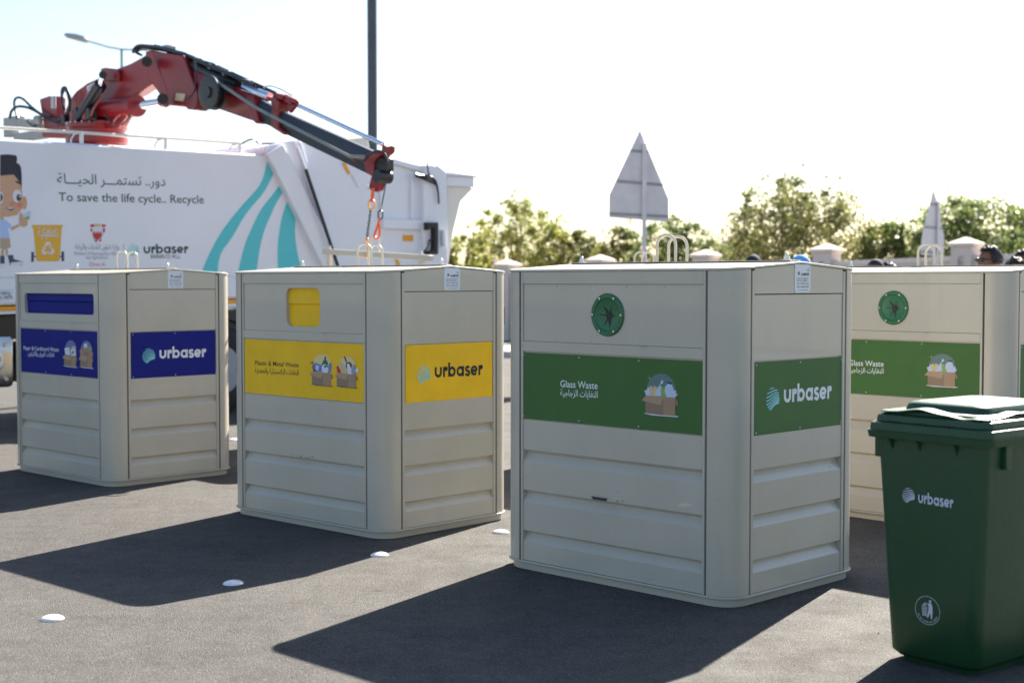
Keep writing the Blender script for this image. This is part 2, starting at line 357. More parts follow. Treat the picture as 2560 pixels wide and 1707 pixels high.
def put_word(mb, surf, u0, v0, u1, v1, xh, h=.001):
    d = Vector((u1-u0, v1-v0)); n = Vector((-d.y, d.x)).normalized()
    for k, quad in enumerate(WORD):
        pts = []
        for p in quad:
            qq = Vector((u0, v0)) + d*(p[0]/WORD_W) + n*(p[1]*xh); pts.append(surf.pt(qq.x, qq.y, h + (k % 2)*.0001))
        mb.poly(pts)
def put_globe(mb, surf, cu, cv, rx, ry, h=.001):
    """round emblem of wavy stripes"""
    for k in range(8):
        t = 1-k/7.6; y0 = -.92+1.80*t*t*.25+1.80*t*.75; thick = .050+.026*(1-t)
        top, bot = [], []
        for i in range(17):
            x = -1+2*i/16
            wv = (.12*math.sin(x*2.6+.5)*(.6+.9*(1-t)) + (1-t)*(-.38)*(-x)*1.0 + .05)
            ya, yb = y0+wv+thick, y0+wv-thick
            lim = math.sqrt(max(0, 1-x*x))
            ya, yb = max(-lim, min(lim, ya)), max(-lim, min(lim, yb))
            top.append((x, ya)); bot.append((x, yb))
        for i in range(16):
            quad = [top[i], top[i+1], bot[i+1], bot[i]]
            if (quad[0][1]-quad[3][1]) + (quad[1][1]-quad[2][1]) < .015: continue
            mb.poly([surf.pt(cu+a*rx, cv+b*ry, h) for a, b in quad])

# ------------------------------------------------------------------ ground
WDIR = Vector((8.6-(-.1), 27-35, 0)).normalized(); WN = Vector((-WDIR.y, WDIR.x, 0))   # along the far wall / away from the camera
if WN.y < 0: WN = -WN
WA = Vector((-.1, 35, 0))
def wstrip(d0, d1, z0, z1, name, m, L=60, kind=True):
    b = MB(); a = WA - WDIR*L + WN*d0; c = WA + WDIR*L + WN*d0; e = WN*(d1-d0)
    pts = [a, c, c+e, a+e]; b.prism([p+Vector((0, 0, z0)) for p in pts], (0, 0, z1-z0))
    o = b.build(name, m, smooth=0); return struct(o)
g = MB().poly([(-400, -400, -.012), (400, -400, -.012), (400, 400, -.012), (-400, 400, -.012)]); struct(g.build('ground', 'soil', smooth=0, fix=False))
g = MB(); a = WA - WDIR*70 - WN*4.5; c = WA + WDIR*70 - WN*4.5
g.poly([a-WN*75, c-WN*75, c, a]); struct(g.build('car_park', 'asphalt', smooth=0, fix=False))
wstrip(-4.5, -4.35, -.01, .13, 'kerb', 'kerb')
wstrip(-4.35, -2.3, -.01, .12, 'pavement', 'paving')
wstrip(-2.3, -2.15, -.01, .15, 'kerb', 'kerb')
wstrip(-2.15, -.15, -.01, .10, 'lawn', 'grass')

gr = random.Random(3); g = MB()
for i in range(1500):
    x, y = gr.uniform(-4.5, 4.5), gr.uniform(4.8, 14); r_ = gr.uniform(.0018, .0042)*(1+.8*(gr.random() < .05)); a0 = gr.uniform(0, 6)
    V = [(x+r_*math.cos(a0+k*1.57)*gr.uniform(.7, 1.3), y+r_*math.sin(a0+k*1.57)*gr.uniform(.7, 1.3), .0) for k in range(4)]+[(x+gr.uniform(-.3, .3)*r_, y+gr.uniform(-.3, .3)*r_, r_*gr.uniform(.6, 1.1))]
    g.add(V, [(0, 1, 4), (1, 2, 4), (2, 3, 4), (3, 0, 4)])
g.build('loose_grit', 'grit', smooth=0)['kind'] = 'stuff'

# ------------------------------------------------------------------ recycling containers
HA, HB, H, RC = .7737, .564, 1.6125, .135
def zr(y): return H + .036*(1-min(1, abs(y)/HB))
def container_shell(root):
    P_ = []
    c = MB().loft([(.02, HA-.066, HB-.066, .08), (1.598, HA-.066, HB-.066, .08)]); c.build('inner_body', 'seam_shade', root)
    c = MB().loft([(0, HA-.014, HB-.014, .125), (.040, HA-.014, HB-.014, .125)]); c.build('skirt', 'beige', root, bevel=.002)
    c = MB().loft([(.041, HA+.009, HB+.009, .144), (.052, HA+.009, HB+.009, .144)]); c.build('base_rim', 'beige', root, bevel=.003)
    s = .1445
    for sx in (-1, 1):
        for sy in (-1, 1):
            out = [(0, s)]+[(RC-RC*math.cos(R(a)), RC-RC*math.sin(R(a))) for a in range(0, 91, 9)]+[(s, 0)]
            inn = [(s, .025), (.045, .045), (.025, s)]
            pts = [(sx*(HA-p[0]), sy*(HB-p[1])) for p in out+inn]
            n = len(pts); b = MB()
            b.add([(x, y, .053) for x, y in pts]+[(x, y, zr(y)-.013) for x, y in pts],
                  [tuple(range(n)), tuple(range(n, 2*n))[::-1]]+[(i, (i+1) % n, (i+1) % n+n, i+n) for i in range(n)])
            b.build('corner_profile', 'beige', root, smooth=25)
    # edge rails beside each seam
    for sx in (-1, 1):
        for sy in (-1, 1):
            b = MB(); x = sx*(HA-.158); x2 = sx*(HA-.172); b.box(min(x, x2), max(x, x2), min(sy*HB, sy*(HB-.064)), max(sy*HB, sy*(HB-.064)), .053, H-.012)
            b.build('edge_rail', 'beige', root, bevel=.0015)
    for sy in (-1, 1):
        for sx in (-1, 1):
            b = MB(); y = sy*(HB-.158); y2 = sy*(HB-.178); b.box(min(sx*HA, sx*(HA-.064)), max(sx*HA, sx*(HA-.064)), min(y, y2), max(y, y2), .053, H-.012)
            b.build('edge_rail', 'beige', root, bevel=.0015)
    # ribbed lower panels, one on each side
    prof = [(.054, .0045)]
    for a, m1, m2, bb in ((.152, .188, .200, .215), (.370, .405, .417, .434), (.585, .618, .630, .651)): prof += [(a, .0045), (a+.041, .032), (a+.047, .032), (bb, .0045)]
    prof += [(.812, .0045), (.812, .03)]
    def ribbed(side):
        b = MB(); L = (HA-.173) if side in 'FB' else (HB-.179); V = []
        for z, d in prof:
            for t in (-L, L):
                if side == 'F': V.append((t, -HB+d, z))
                elif side == 'B': V.append((-t, HB-d, z))
                elif side == 'R': V.append((HA-d, t, z))
                else: V.append((-HA+d, -t, z))
        b.add(V, [(2*i, 2*i+1, 2*i+3, 2*i+2) for i in range(len(prof)-1)]); o = b.build('ribbed_panel', 'beige', root, smooth=18, fix=False); return o
    for s_ in 'FBRL': ribbed(s_)
    # front: middle band, hatch, top band
    Lx = HA-.173
    for sy in (-1, 1):
        y0 = sy*HB; 
        def bx(d0, d1, z0, z1, nm='band_panel', m='beige', L=Lx, bev=.0015):
            b = MB().box(-L, L, min(sy*(HB-d0), sy*(HB-d1)), max(sy*(HB-d0), sy*(HB-d1)), z0, z1); return b.build(nm, m, root, bevel=bev)
        bx(.001, .04, 1.178, 1.231)
        bx(.001, .04, 1.536, H-.0125, 'top_rail')
        if sy == 1: bx(.007, .04, 1.232, 1.535, 'hatch_panel'); bx(.006, .03, .815, 1.176, 'sign_back_panel')
    for sx in (-1, 1):
        L = HB-.179
        b = MB().box(min(sx*(HA-.005), sx*(HA-.04)), max(sx*(HA-.005), sx*(HA-.04)), -L, L, 1.168, 1.486); b.build('side_panel', 'beige', root, bevel=.0015)
        pts = [(sx*(HA-.002), -L, 1.490), (sx*(HA-.002), L, 1.490), (sx*(HA-.002), L, zr(L)-.013), (sx*(HA-.002), 0, zr(0)-.013), (sx*(HA-.002), -L, zr(L)-.013)]
        b = MB().prism(pts, (-sx*.03, 0, 0)); b.build('gable_panel', 'beige', root, bevel=.0015)
    # roof
    n = 8; ol = []
    for (sx, sy, a0) in ((1, -1, -90), (1, 1, 0), (-1, 1, 90), (-1, -1, 180)):
        for i in range(n+1):
            a = R(a0+90*i/n); ol.append((sx*(HA+.004-RC)+RC*math.cos(a), sy*(HB+.004-RC)+RC*math.sin(a)))
        if sx == 1 and sy == -1: ol.append((HA+.004, 0))
        if sx == -1 and sy == 1: ol.append((-HA-.004, 0))
    m = len(ol); ir, il = n+1, 3*(n+1)+1
    V = [(x, y, zr(y)) for x, y in ol]+[(x, y, zr(y)-.0115) for x, y in ol]
    front = [i for i in range(m) if ol[i][1] < 0]
    back = [i for i in range(m) if ol[i][1] > 0]
    fr = [il]+[i for i in range(il+1, m)]+[i for i in range(0, ir+1)]
    bk = [i for i in range(ir, il+1)]
    F = [tuple(fr), tuple(bk), tuple(i+m for i in fr[::-1]), tuple(i+m for i in bk[::-1])]+[(i, (i+1) % m, (i+1) % m+m, i+m) for i in range(m)]
    MB().add(V, F).build('roof', 'beige', root, smooth=20, bevel=.002)
def loops(root, z=None, x=-.17, y0=.115, gap=.10, hgt=.165, yaw=R(17), w_=.054, name='lifting_loop'):
    for k in range(2):
        yy = y0+k*gap; zz = (zr(yy) if z is None else z)-.003
        pts = [(-w_, 0, zz), (-w_, 0, zz+hgt-w_)]+[(w_*math.cos(R(a)), 0, zz+hgt-w_+w_*math.sin(R(a))) for a in range(165, 0, -15)]+[(w_, 0, zz+hgt-w_), (w_, 0, zz)]
        b = MB().tube(pts, .0085, 10); b.xf(Matrix.Translation((x, yy, 0)) @ Matrix.Rotation(yaw, 4, 'Z')); o = b.build(name, 'beige', root)
def bolts(root, zz=None, xs=(-.69, .69)):
    for x in xs:
        z = zr(0)+.0065 if zz is None else zz
        b = MB().cyl((x, 0, z-.002), (x, 0, z+.004), .023, n=20).cyl((x, 0, z+.004), (x, 0, z+.021), .0165, n=6).lathe((x, 0, z), [(.0, .02), (.010, .0205), (.010, .032), (.006, .036), (0, .036)], 12)
        b.build('roof_bolt', 'steel', root)
def rivets(mb, surf, pts, r=.0045, h=.0):
    for u, v in pts:
        c = surf.pt(u, v, h); ring = []; ring2 = []
        for j in range(8):
            a = j*math.pi/4; ring.append(surf.pt(u+r*math.cos(a), v+r*math.sin(a), h)); ring2.append(surf.pt(u+r*.6*math.cos(a), v+r*.6*math.sin(a), h+.003))
        mb.add(ring+ring2, [(j, (j+1) % 8, (j+1) % 8+8, j+8) for j in range(8)]+[tuple(range(8, 16))])
def picture(mats, shapes, name, parent, surf, cv, h=.0009, mirror=None):
    """shapes: (material index, points in crop pixels); layers rise by 0.12 mm"""
    b = MB()
    for k, (mi, pts) in enumerate(shapes):
        b.cur = mi; q = []
        for p in pts:
            x, y = cv(*p); u, v = surf.px(x, y); q.append(surf.pt(u, v, h+k*.00012))
        b.poly(q)
    return b.build(name, mats, parent, smooth=0)
def ell(cx, cy, rx, ry, a0=0, a1=360, n=28): return [(cx+rx*math.cos(R(a0+(a1-a0)*i/n)), cy+ry*math.sin(R(a0+(a1-a0)*i/n))) for i in range(n+(0 if a1-a0 == 360 else 1))]

C_REF = {1: (-3.0103, 10.6196, .7614), 2: (-.7686, 8.4408, .7522), 3: (1.0292, 6.6355, .7867), 4: (2.9702, 8.5282, .8133)}
def c_pose(k):
    x, y, th = C_REF[k]; a = Vector((math.cos(th), -math.sin(th), 0)); b = Vector((math.sin(th), math.cos(th), 0))
    return Vector((x, y, 0)) - a*HA + b*HB, -th
def fsurf(M, d=.004): return Surf(M, (HA, -HB+d, 0), (1, 0, 0), (0, 0, 1))      # u = -s on the front
def ssurf(M, d=.004): return Surf(M, (HA-d, -HB, 0), (0, 1, 0), (0, 0, 1))      # u = s on the side
KINDS = {
 'glass': dict(m='green', en='Glass Waste', ar='النفايات الزجاجية', tx=(-1.103, -.842), b=(.999, .040), word='white_print', t='white_print', rv='whitep'),
 'plastic': dict(m='yellow', en='Plastic & Metal Waste', ar='النفايات البلاستيكية والمعدنية', tx=(-1.259, -.803), b=(1.004, .033), word='black_print', t='black_print', rv='tanp'),
 'paper': dict(m='blue', en='Paper & Cardboard Waste', ar='نفايات الورق والكرتون', tx=(-1.326, -.761), b=(.997, .034), word='white_print', t='white_print', rv='whitep')}
def carton_shapes(o, dx=0, dy=0, base=5):
    d = lambda L: [(x+dx, y+dy) for x, y in L]
    return [(base, d([(470, 1300), (540, 1296), (1270, 1360), (1365, 1383), (1270, 1393), (700, 1350)])),
     (2, d([(533, 1000), (970, 1080), (970, 1350), (533, 1300)])), (1, d([(970, 905), (1265, 915), (1265, 1370), (970, 1350)])),
     (2, d([(870, 1095), (970, 905), (980, 1130), (960, 1130)])),
     (3, d([(545, 862), (970, 895), (905, 1090), (860, 1095), (445, 985)])), (2, d([(1270, 925), (1320, 1000), (1342, 1110), (1275, 1105)]))]
def make_container(kind, label, k=None, loc=None, rz=None, handle='dark', full=True, group='recycling containers standing on the car park'):
    if k: loc, rz = c_pose(k)
    root = thing('recycling_container', label, 'container', loc, rz, group); M = mtx(loc, rz)
    container_shell(root); loops(root)
    K = KINDS[kind]; S = fsurf(M, .0045); SS = ssurf(M, .0055)
    # sign panels
    b = MB().box(-HA+.176, HA-.1735, -HB+.0045, -HB+.012, .8165, 1.170); sp = b.build('front_sign', K['m'], root, bevel=.001)
    b = MB().box(-HA+.173, HA-.173, -HB+.012, -HB+.035, .8125, 1.177); b.build('sign_back_panel', 'beige', root)
    b = MB().box(HA-.012, HA-.0055, -HB+.187, HB-.183, .812, 1.163); sq = b.build('side_sign', K['m'], root, bevel=.001)
    b = MB().box(HA-.035, HA-.012, -HB+.18, HB-.18, .81, 1.168); b.build('sign_back_panel', 'beige', root)
    b = MB().box(-HA+.005, -HA+.012, -HB+.183, HB-.183, .812, 1.163); b.build('side_sign', K['m'], root)
    u0, u1 = K['tx']
    b = MB(); vb, hb_ = K['b']; text_on(b, S, K['en'], (u0, vb), (u1, vb+.003), hb_*.92, h=.0008, bold=.007); b.build('lettering', K['t'], sp, smooth=0)
    au = (u0, u1) if kind != 'paper' else (-1.255, -.83)
    b = MB(); text_on(b, S, K['ar'], (au[0], .943), (au[1], .946), .046, h=.0008, bold=.006, ar=True); b.build('arabic_lettering', K['t'], sp, smooth=0)
    b = MB(); rivets(b, S, [(-1.375+i*.402, v) for i in range(4) for v in (.830, 1.157)], .0042, .0); b.build('rivets', K['rv'], sp)['kind'] = 'stuff'
    b = MB(); put_word(b, SS, .432, .957, .852, .953, .064, .0008); b.build('wordmark', K['word'], sq, smooth=0)
    b = MB(); put_globe(b, SS, .338, .980, .057, .057, .0008); b.build('wave_emblem', 'aqua_print', sq, smooth=0)
    b = MB(); rivets(b, SS, [(.202+i*.372, v) for i in range(3) for v in (.825, 1.150)], .0042, 0); b.build('rivets', K['rv'], sq)['kind'] = 'stuff'
    # pictures: (crop pixel) coordinates on reference container of that kind
    if kind == 'glass':
        Mr = mtx(*c_pose(3)); cv = lambda x, y: (1560+x*.10204, 900+y*.10204)
        mats = ['tealp', 'carton', 'carton_d', 'carton_l', 'pale', 'whitep', 'tanp', 'limep', 'bottleg', 'darkp']
        sh = [(0, ell(910, 720, 350, 390)), (4, [(500, 740), (555, 735), (600, 640), (650, 870), (545, 870)]),
              (6, [(610, 690), (650, 630), (720, 650), (740, 620), (800, 660), (820, 700), (750, 880), (650, 870)]), (0, [(690, 615), (735, 665), (712, 720), (700, 660)]),
              (4, [(890, 590), (925, 480), (972, 515), (940, 590), (920, 880), (745, 880), (820, 690)]),
              (8, [(890, 595), (955, 585), (950, 625), (905, 640)]), (7, [(905, 635), (945, 625), (1030, 790), (1060, 910), (915, 900)]),
              (4, [(1060, 570), (1190, 600), (1190, 650), (1220, 690), (1215, 760), (1250, 720), (1290, 775), (1275, 830), (1330, 825), (1260, 915), (1060, 915), (1000, 760), (1010, 640), (1055, 620)]),
              (9, [(1065, 525), (1195, 555), (1190, 600), (1058, 575)])]+carton_shapes(0)
        sh += [(6, [(565, 425), (628, 432), (630, 355), (636, 432), (695, 437), (636, 442), (632, 510), (628, 440)])]
    elif kind == 'plastic':
        Mr = mtx(*c_pose(2)); cv = lambda x, y: (760+x*.0893, 860+y*.0893)
        mats = ['creamp', 'carton', 'carton_d', 'carton_l', 'pale', 'darkp', 'tanp', 'bluep', 'bottleg', 'whitep', 'redp', 'greyp']
        def sc(L, ox, oy): return [(i, [((x-445)*.725+ox, (y-862)*.80+oy) for x, y in p]) for i, p in L]
        sh = [(0, ell(510, 520, 235, 240)), (2, [(180, 510), (265, 470), (265, 570), (200, 545)]), (5, [(250, 560), (300, 600), (430, 770), (270, 760), (240, 660)]),
              (7, [(300, 510), (500, 590), (500, 780), (400, 775), (265, 680)]), (4, [(340, 580), (430, 610), (400, 760), (320, 700)]),
              (8, [(575, 350), (630, 350), (620, 430), (670, 510), (670, 660), (490, 600), (530, 490), (575, 430)]), (7, [(720, 510), (770, 540), (780, 650), (740, 800), (660, 800), (690, 600)]),
              (9, [(500, 640), (540, 565), (620, 570), (690, 700), (690, 760), (650, 800), (560, 800), (505, 760)]), (8, ell(605, 625, 38, 32))]+sc(carton_shapes(0), 165, 770)
        sh += [(0, ell(1215, 580, 235, 240)), (5, [(1120, 350), (1160, 340), (1220, 490), (1190, 520)]), (6, [(980, 500), (1040, 495), (1230, 680), (1240, 830), (1060, 820)]),
               (10, [(915, 635), (970, 600), (1055, 800), (945, 805)]), (5, ell(1265, 600, 90, 100)), (9, [(1210, 560), (1275, 540), (1320, 660), (1345, 850), (1250, 840), (1215, 650)]),
               (11, [(1385, 575), (1445, 580), (1460, 730), (1450, 850), (1345, 850), (1340, 700)]), (9, ell(1500, 735, 48, 62))]+sc(carton_shapes(0), 865, 815)
    else:
        Mr = mtx(*c_pose(1)); cv = lambda x, y: (150+x*.07015, 830+y*.07015)
        mats = ['violetp', 'carton', 'carton_d', 'carton_l', 'whitep', 'whitep', 'tanp', 'limep', 'bluep']
        def sc(L, ox, oy): return [(i, [((x-445)*.585+ox, (y-862)*.86+oy) for x, y in p]) for i, p in L]
        sh = [(0, ell(385, 620, 200, 330)), (4, [(165, 570), (330, 540), (360, 820), (190, 800)]), (7, [(350, 560), (430, 560), (420, 830), (360, 820)]),
              (6, [(430, 500), (550, 510), (590, 850), (430, 840)]), (4, [(380, 630), (530, 600), (560, 850), (400, 830)]), (8, [(410, 690), (505, 660), (510, 760), (420, 790)])]+sc(carton_shapes(0), 100, 815)
        sh += [(0, ell(950, 640, 200, 330)), (4, [(860, 420), (965, 400), (1000, 600), (870, 600)]), (7, [(1030, 520), (1120, 500), (1150, 650), (1050, 660)]),
               (1, [(715, 640), (760, 600), (880, 600), (930, 520), (1040, 600), (1190, 730), (1170, 900), (740, 880)]), (2, [(870, 690), (1040, 730), (1030, 850), (860, 840)])]+sc(carton_shapes(0), 680, 850)
    Sr = fsurf(Mr, .0045)
    picture(mats, sh, 'picture', sp, Sr, cv)
    # front hatch with its opening
    y0 = -HB+.007
    if kind == 'glass':
        MB().box(-Lx_, Lx_, y0, -HB+.04, 1.232, 1.535).build('hatch_panel', 'beige', root, bevel=.0015)
        cx, cz = HA-.777, 1.381; c = (cx, y0, cz)
        b = MB().lathe(c, [(.108, 0), (.109, .006), (.104, .010), (.086, .010), (.082, .006), (.075, .004), (.03, .0005), (0, .0005)], 48, 'y')
        ap = b.build('round_opening', 'rubber_green', root)
        b = MB()
        for ang, L, w_ in ((128, .066, .009), (178, .074, .005), (238, .068, .005), (275, .064, .011), (70, .056, .005), (355, .040, .008)):
            d = Vector((math.cos(R(ang)), math.sin(R(ang)))); n = Vector((-d.y, d.x)); pts = [n*w_, d*L, -n*w_]
            b.poly([(cx+.010+p.x, y0-.0030-.0015*(i == 1)*2.2, cz-.002+p.y) for i, p in enumerate(pts)])
        b.add([(cx+.010+.019*math.cos(a*math.pi/5)*(1+.3*(a % 2)), y0-.0036, cz-.002+.020*math.sin(a*math.pi/5)) for a in range(10)], [tuple(range(10))])
        b.build('slits', 'black', ap, smooth=0, fix=False)
        for q in range(6):
            a = R(60*q); b = MB().cyl((cx+.095*math.cos(a), y0-.009, cz+.095*math.sin(a)), (cx+.095*math.cos(a), y0-.014, cz+.095*math.sin(a)), .006, n=8); b.build('bolt', 'steel', ap)
    else:
        if kind == 'plastic': X0, X1, Z0, Z1, r = HA-.929, HA-.592, 1.266, 1.508, .045
        else: X0, X1, Z0, Z1, r = HA-1.305, HA-.231, 1.295, 1.456, .028
        # panel with a rounded hole: outer ring to inner ring
        inner = []
        for (cx, cz, a0) in ((X1-r, Z1-r, 0), (X0+r, Z1-r, 90), (X0+r, Z0+r, 180), (X1-r, Z0+r, 270)):
            for i in range(7): a = R(a0+15*i); inner.append((cx+r*math.cos(a), cz+r*math.sin(a)))
        outer = []
        cor = ((Lx_, 1.535), (-Lx_, 1.535), (-Lx_, 1.232), (Lx_, 1.232))
        for q in range(4): outer += [cor[q]]*7
        n = 28; V = [(x, y0, z) for x, z in outer]+[(x, y0, z) for x, z in inner]+[(x, y0+.034, z) for x, z in inner]; F = []
        for i in range(n):
            j = (i+1) % n
            F.append((i, j, n+j, n+i) if outer[i] != outer[j] else (i, n+j, n+i)); F.append((n+i, n+j, 2*n+j, 2*n+i))
        MB().add(V, F).build('hatch_panel', 'beige', root, smooth=30)
        mid = (Z0+Z1)/2+.02; d = y0+.024
        b = MB(); pf = [(Z0-.01, d+.004), (mid-.012, d), (mid-.004, d+.006), (mid+.002, d-.004), (Z1+.01, d-.001)]
        V = [(x, y, z) for z, y in pf for x in (X0-.01, X1+.01)]
        b.add(V, [(2*i, 2*i+1, 2*i+3, 2*i+2) for i in range(4)]); b.build('flap', K['m'], root, smooth=0, fix=False)
    b = MB(); Sh = Surf(M, (HA, -HB+.007, 0), (1, 0, 0), (0, 0, 1))
    rivets(b, Sh, [(-1.375+i*.24, v) for i in range(6) for v in (1.243, 1.524)], .004, 0); b.build('hatch_screws', 'steel', root)['kind'] = 'stuff'
    # name plate on the gable
    Sg = Surf(M, (HA-.002, -HB, 0), (0, 1, 0), (0, 0, 1))
    b = MB().box(HA-.0018, HA, -HB+.511, -HB+.649, 1.495, 1.6335); pl = b.build('name_plate', 'plate', root)
    Sp = Surf(M, (HA, -HB, 0), (0, 1, 0), (0, 0, 1)); b = MB()
    text_on(b, Sp, 'SANIMOBEL', (.566, 1.578), (.638, 1.580), .013, .0006, .02)
    text_on(b, Sp, 'CE', (.618, 1.600), (.638, 1.600), .012, .0006)
    text_on(b, Sp, 'Travesia de la Calle Cuenca, 7', (.528, 1.562), (.630, 1.562), .0065, .0006, .01)
    text_on(b, Sp, '28510 Campo Real MADRID', (.528, 1.551), (.618, 1.551), .0065, .0006, .01)
    text_on(b, Sp, 'TEL.: 91 874 11 30', (.528, 1.535), (.630, 1.535), .0085, .0006, .01)
    text_on(b, Sp, 'FAX: 91 874 10 95', (.528, 1.519), (.630, 1.519), .0085, .0006, .01)
    text_on(b, Sp, 'www.sanimobel.es', (.535, 1.505), (.622, 1.505), .005, .0006, .01)
    for j in range(8):
        a = R(45*j+20); L = .016 if j % 2 else .011; d = Vector((math.cos(a), math.sin(a))); n = Vector((-d.y, d.x))*.0028; c = Vector((.545, 1.590))
        b.poly([Sp.pt(*(c+n), .0006), Sp.pt(*(c+d*L), .0006), Sp.pt(*(c-n), .0006)])
    b.build('lettering', 'black_print', pl, smooth=0)
    b = MB(); rivets(b, Sp, [(.517, 1.501), (.643, 1.501), (.517, 1.622), (.643, 1.622)], .0028, 0); b.build('rivets', 'steel', pl)
    # ridge strip and bolts
    if full:
        MB().box(-.74, .74, -.045, .045, zr(0)+.003, zr(0)+.0065).build('ridge_strip', 'beige', root, bevel=.001)
        MB().box(-.735, .735, -.038, .038, zr(0)-.002, zr(0)+.003).build('ridge_shade_strip', 'black', root); bolts(root)  # black strip paints in the shade line under the raised ridge strip
    # latch handle on the ribbed front
    if handle:
        hx = HA-.862
        b = MB().box(hx, hx+.088, -HB-.012, -HB+.004, .437, .449); b.cyl((hx-.012, -HB-.004, .447), (hx, -HB-.004, .447), .004, n=8)
        lh = b.build('latch_handle', 'plastic_black' if handle == 'dark' else 'steel', root, bevel=.003)
        b = MB().box(hx+.088, hx+.158, -HB-.007, -HB+.003, .440, .446).cyl((hx+.19, -HB+.006, .449), (hx+.19, -HB-.004, .449), .004, n=8); b.build('latch_plate', 'steel', lh)
    return root
Lx_ = HA-.173
make_container('glass', 'nearest beige container with green Glass Waste sign and black latch', 3, handle='dark')
make_container('plastic', 'beige container with yellow sign and square yellow flap', 2, handle='steel')
make_container('paper', 'beige container with blue sign and wide blue slot, leftmost', 1, handle=None)
make_container('glass', 'warm beige Glass Waste container behind the green wheelie bin', 4, handle='steel')
c6 = make_container('glass', 'rear container hidden behind the nearest one, only its lifting loops showing', loc=Vector((1.14, 12.0, 0)), rz=-.78, handle=None, full=False)
# container being lifted by the crane
HL = Vector((-1.345, 13.47, 0)); HRZ = -.78
c5 = make_container('plastic', 'container under the crane hook with its beige lifting bar raised', loc=HL, rz=HRZ, handle=None, full=False)
for ch in list(c5.children):
    if ch.name.startswith('lifting_loop'): bpy.data.objects.remove(ch)
MH = mtx(HL, HRZ); MHi = MH.inverted()
ba = MHi @ at(815, 629, 14.0); bb = MHi @ at(1074, 645, 12.92)
up = Vector((0, 0, 1)); dv = (bb-ba).normalized(); sdv = dv.cross(up).normalized(); uv = sdv.cross(dv)
b = MB(); sec = [sdv*.045+uv*.026, -sdv*.045+uv*.026, -sdv*.045-uv*.026, sdv*.045-uv*.026]
b.prism([ba+s_ for s_ in sec], bb-ba); bar = b.build('lifting_bar', 'beige', c5, bevel=.003)
for t in (.04, .93):
    p = ba+(bb-ba)*t; MB().box(p.x-.018, p.x+.018, p.y-.018, p.y+.018, 1.63, p.z-.02).build('bar_post', 'beige', c5, bevel=.003)
    q = p+uv*.026; MB().cyl(q, q+uv*.006, .022, n=16).cyl(q+uv*.006, q+uv*.026, .016, n=6).cyl(q+uv*.026, q+uv*.036, .009, n=10).build('bar_bolt', 'steel', c5)
for (xa, xb, yt, Y) in ((927, 949, 590, 13.6),):
    A, B, T = [MHi @ at(x, y, Y) for x, y in ((xa, 636, ), (xb, 638), ((xa+xb)/2, yt))]
    rr = (B-A).length/2; mid = (A+B)/2; ex = (B-A).normalized(); ht = T.z-mid.z-rr
    pts = [A, A+up*ht]+[mid+up*ht+ex*(rr*math.cos(R(a)))+up*(rr*math.sin(R(a))) for a in range(165, 0, -15)]+[B+up*ht, B]
    MB().tube(pts, .0085, 10).build('lifting_loop', 'beige', c5)

# ------------------------------------------------------------------ road studs
first = None
for i, (px, py, lab) in enumerate([(131, 1547, 'white domed road stud nearest the camera, bottom left of the asphalt'), (583, 1459, 'white domed road stud at the edge of the yellow container shadow'),
        (949, 1388, 'white domed road stud on sunlit asphalt in front of the yellow container'), (1252, 1331, 'white domed road stud half hidden by the nearest container'),
        (585, 1100, 'small white domed road stud between blue and yellow containers')]):
    p = ground(px, py)
    if first is None:
        o = thing('road_stud', lab, 'road stud', p, 0, 'white ceramic studs in the asphalt'); first = o
        MB().lathe((0, 0, 0), [(0, -.005), (.051, -.005), (.054, .002), (.050, .008), (.040, .014), (.025, .0185), (.010, .020), (0, .020)], 32).build('stud_dome', 'stud', o, smooth=60)
        MB().lathe((0, 0, 0), [(.050, -.004), (.062, -.004), (.062, .001), (.052, .0015)], 32).build('adhesive_ring', 'asphalt', o)
    else:
        o = copy_tree(first); o.location = p; o['label'] = lab
        o.rotation_euler.z = i

# ------------------------------------------------------------------ green wheelie bin
BTH = R(51); BA = Vector((math.cos(BTH), -math.sin(BTH), 0)); BB = Vector((math.sin(BTH), math.cos(BTH), 0))
BL = Vector((1.905, 5.826, 0)); bin_ = thing('wheelie_bin', 'dark green wheelie bin with closed lid and white wave emblem', 'wheelie bin', BL, -BTH); MBn = mtx(BL, -BTH)
b = MB().loft([(.022, .190, .262, .06, 0, -.012), (.045, .208, .285, .06, 0, -.012), (.30, .222, .300, .055, 0, -.008), (.60, .238, .313, .05, 0, -.004), (.915, .256, .326, .045)], n=8)
body = b.build('body', 'bin', bin_, smooth=50)
MB().loft([(.0, .178, .238, .05, 0, -.01), (.03, .184, .248, .05, 0, -.01)], n=6).build('foot', 'bin', bin_)
MB().loft([(.912, .270, .335, .045), (.916, .290, .355, .05), (.944, .294, .359, .05), (.947, .285, .350, .048), (.974, .282, .347, .046), (.980, .272, .337, .044)], n=8).build('rim', 'bin', bin_, smooth=30)
for x in (-.17, -.04, .13):
    MB().add([(x-.005, -.322, .912), (x+.005, -.322, .912), (x+.005, -.348, .912), (x-.005, -.348, .912), (x-.003, -.318, .86), (x+.003, -.318, .86)], [(0, 1, 2, 3), (0, 4, 5, 1), (0, 3, 4), (1, 5, 2), (2, 5, 4, 3)]).build('rim_gusset', 'bin', bin_, smooth=0)
MB().box(-.275, -.235, -.30, -.26, .83, .915).build('lifting_bracket', 'bin', bin_, bevel=.004)
MB().box(.25, .275, -.21, -.17, .82, .915).build('lifting_bracket', 'bin', bin_, bevel=.004)
lid = MB().loft([(.980, .260, .326, .05), (.983, .268, .333, .052), (1.006, .264, .329, .052), (1.011, .256, .321, .05), (1.013, .236, .300, .05), (1.026, .232, .296, .05), (1.028, .228, .29, .05)], n=8)
lid = lid.build('lid', 'bin', bin_, smooth=32)
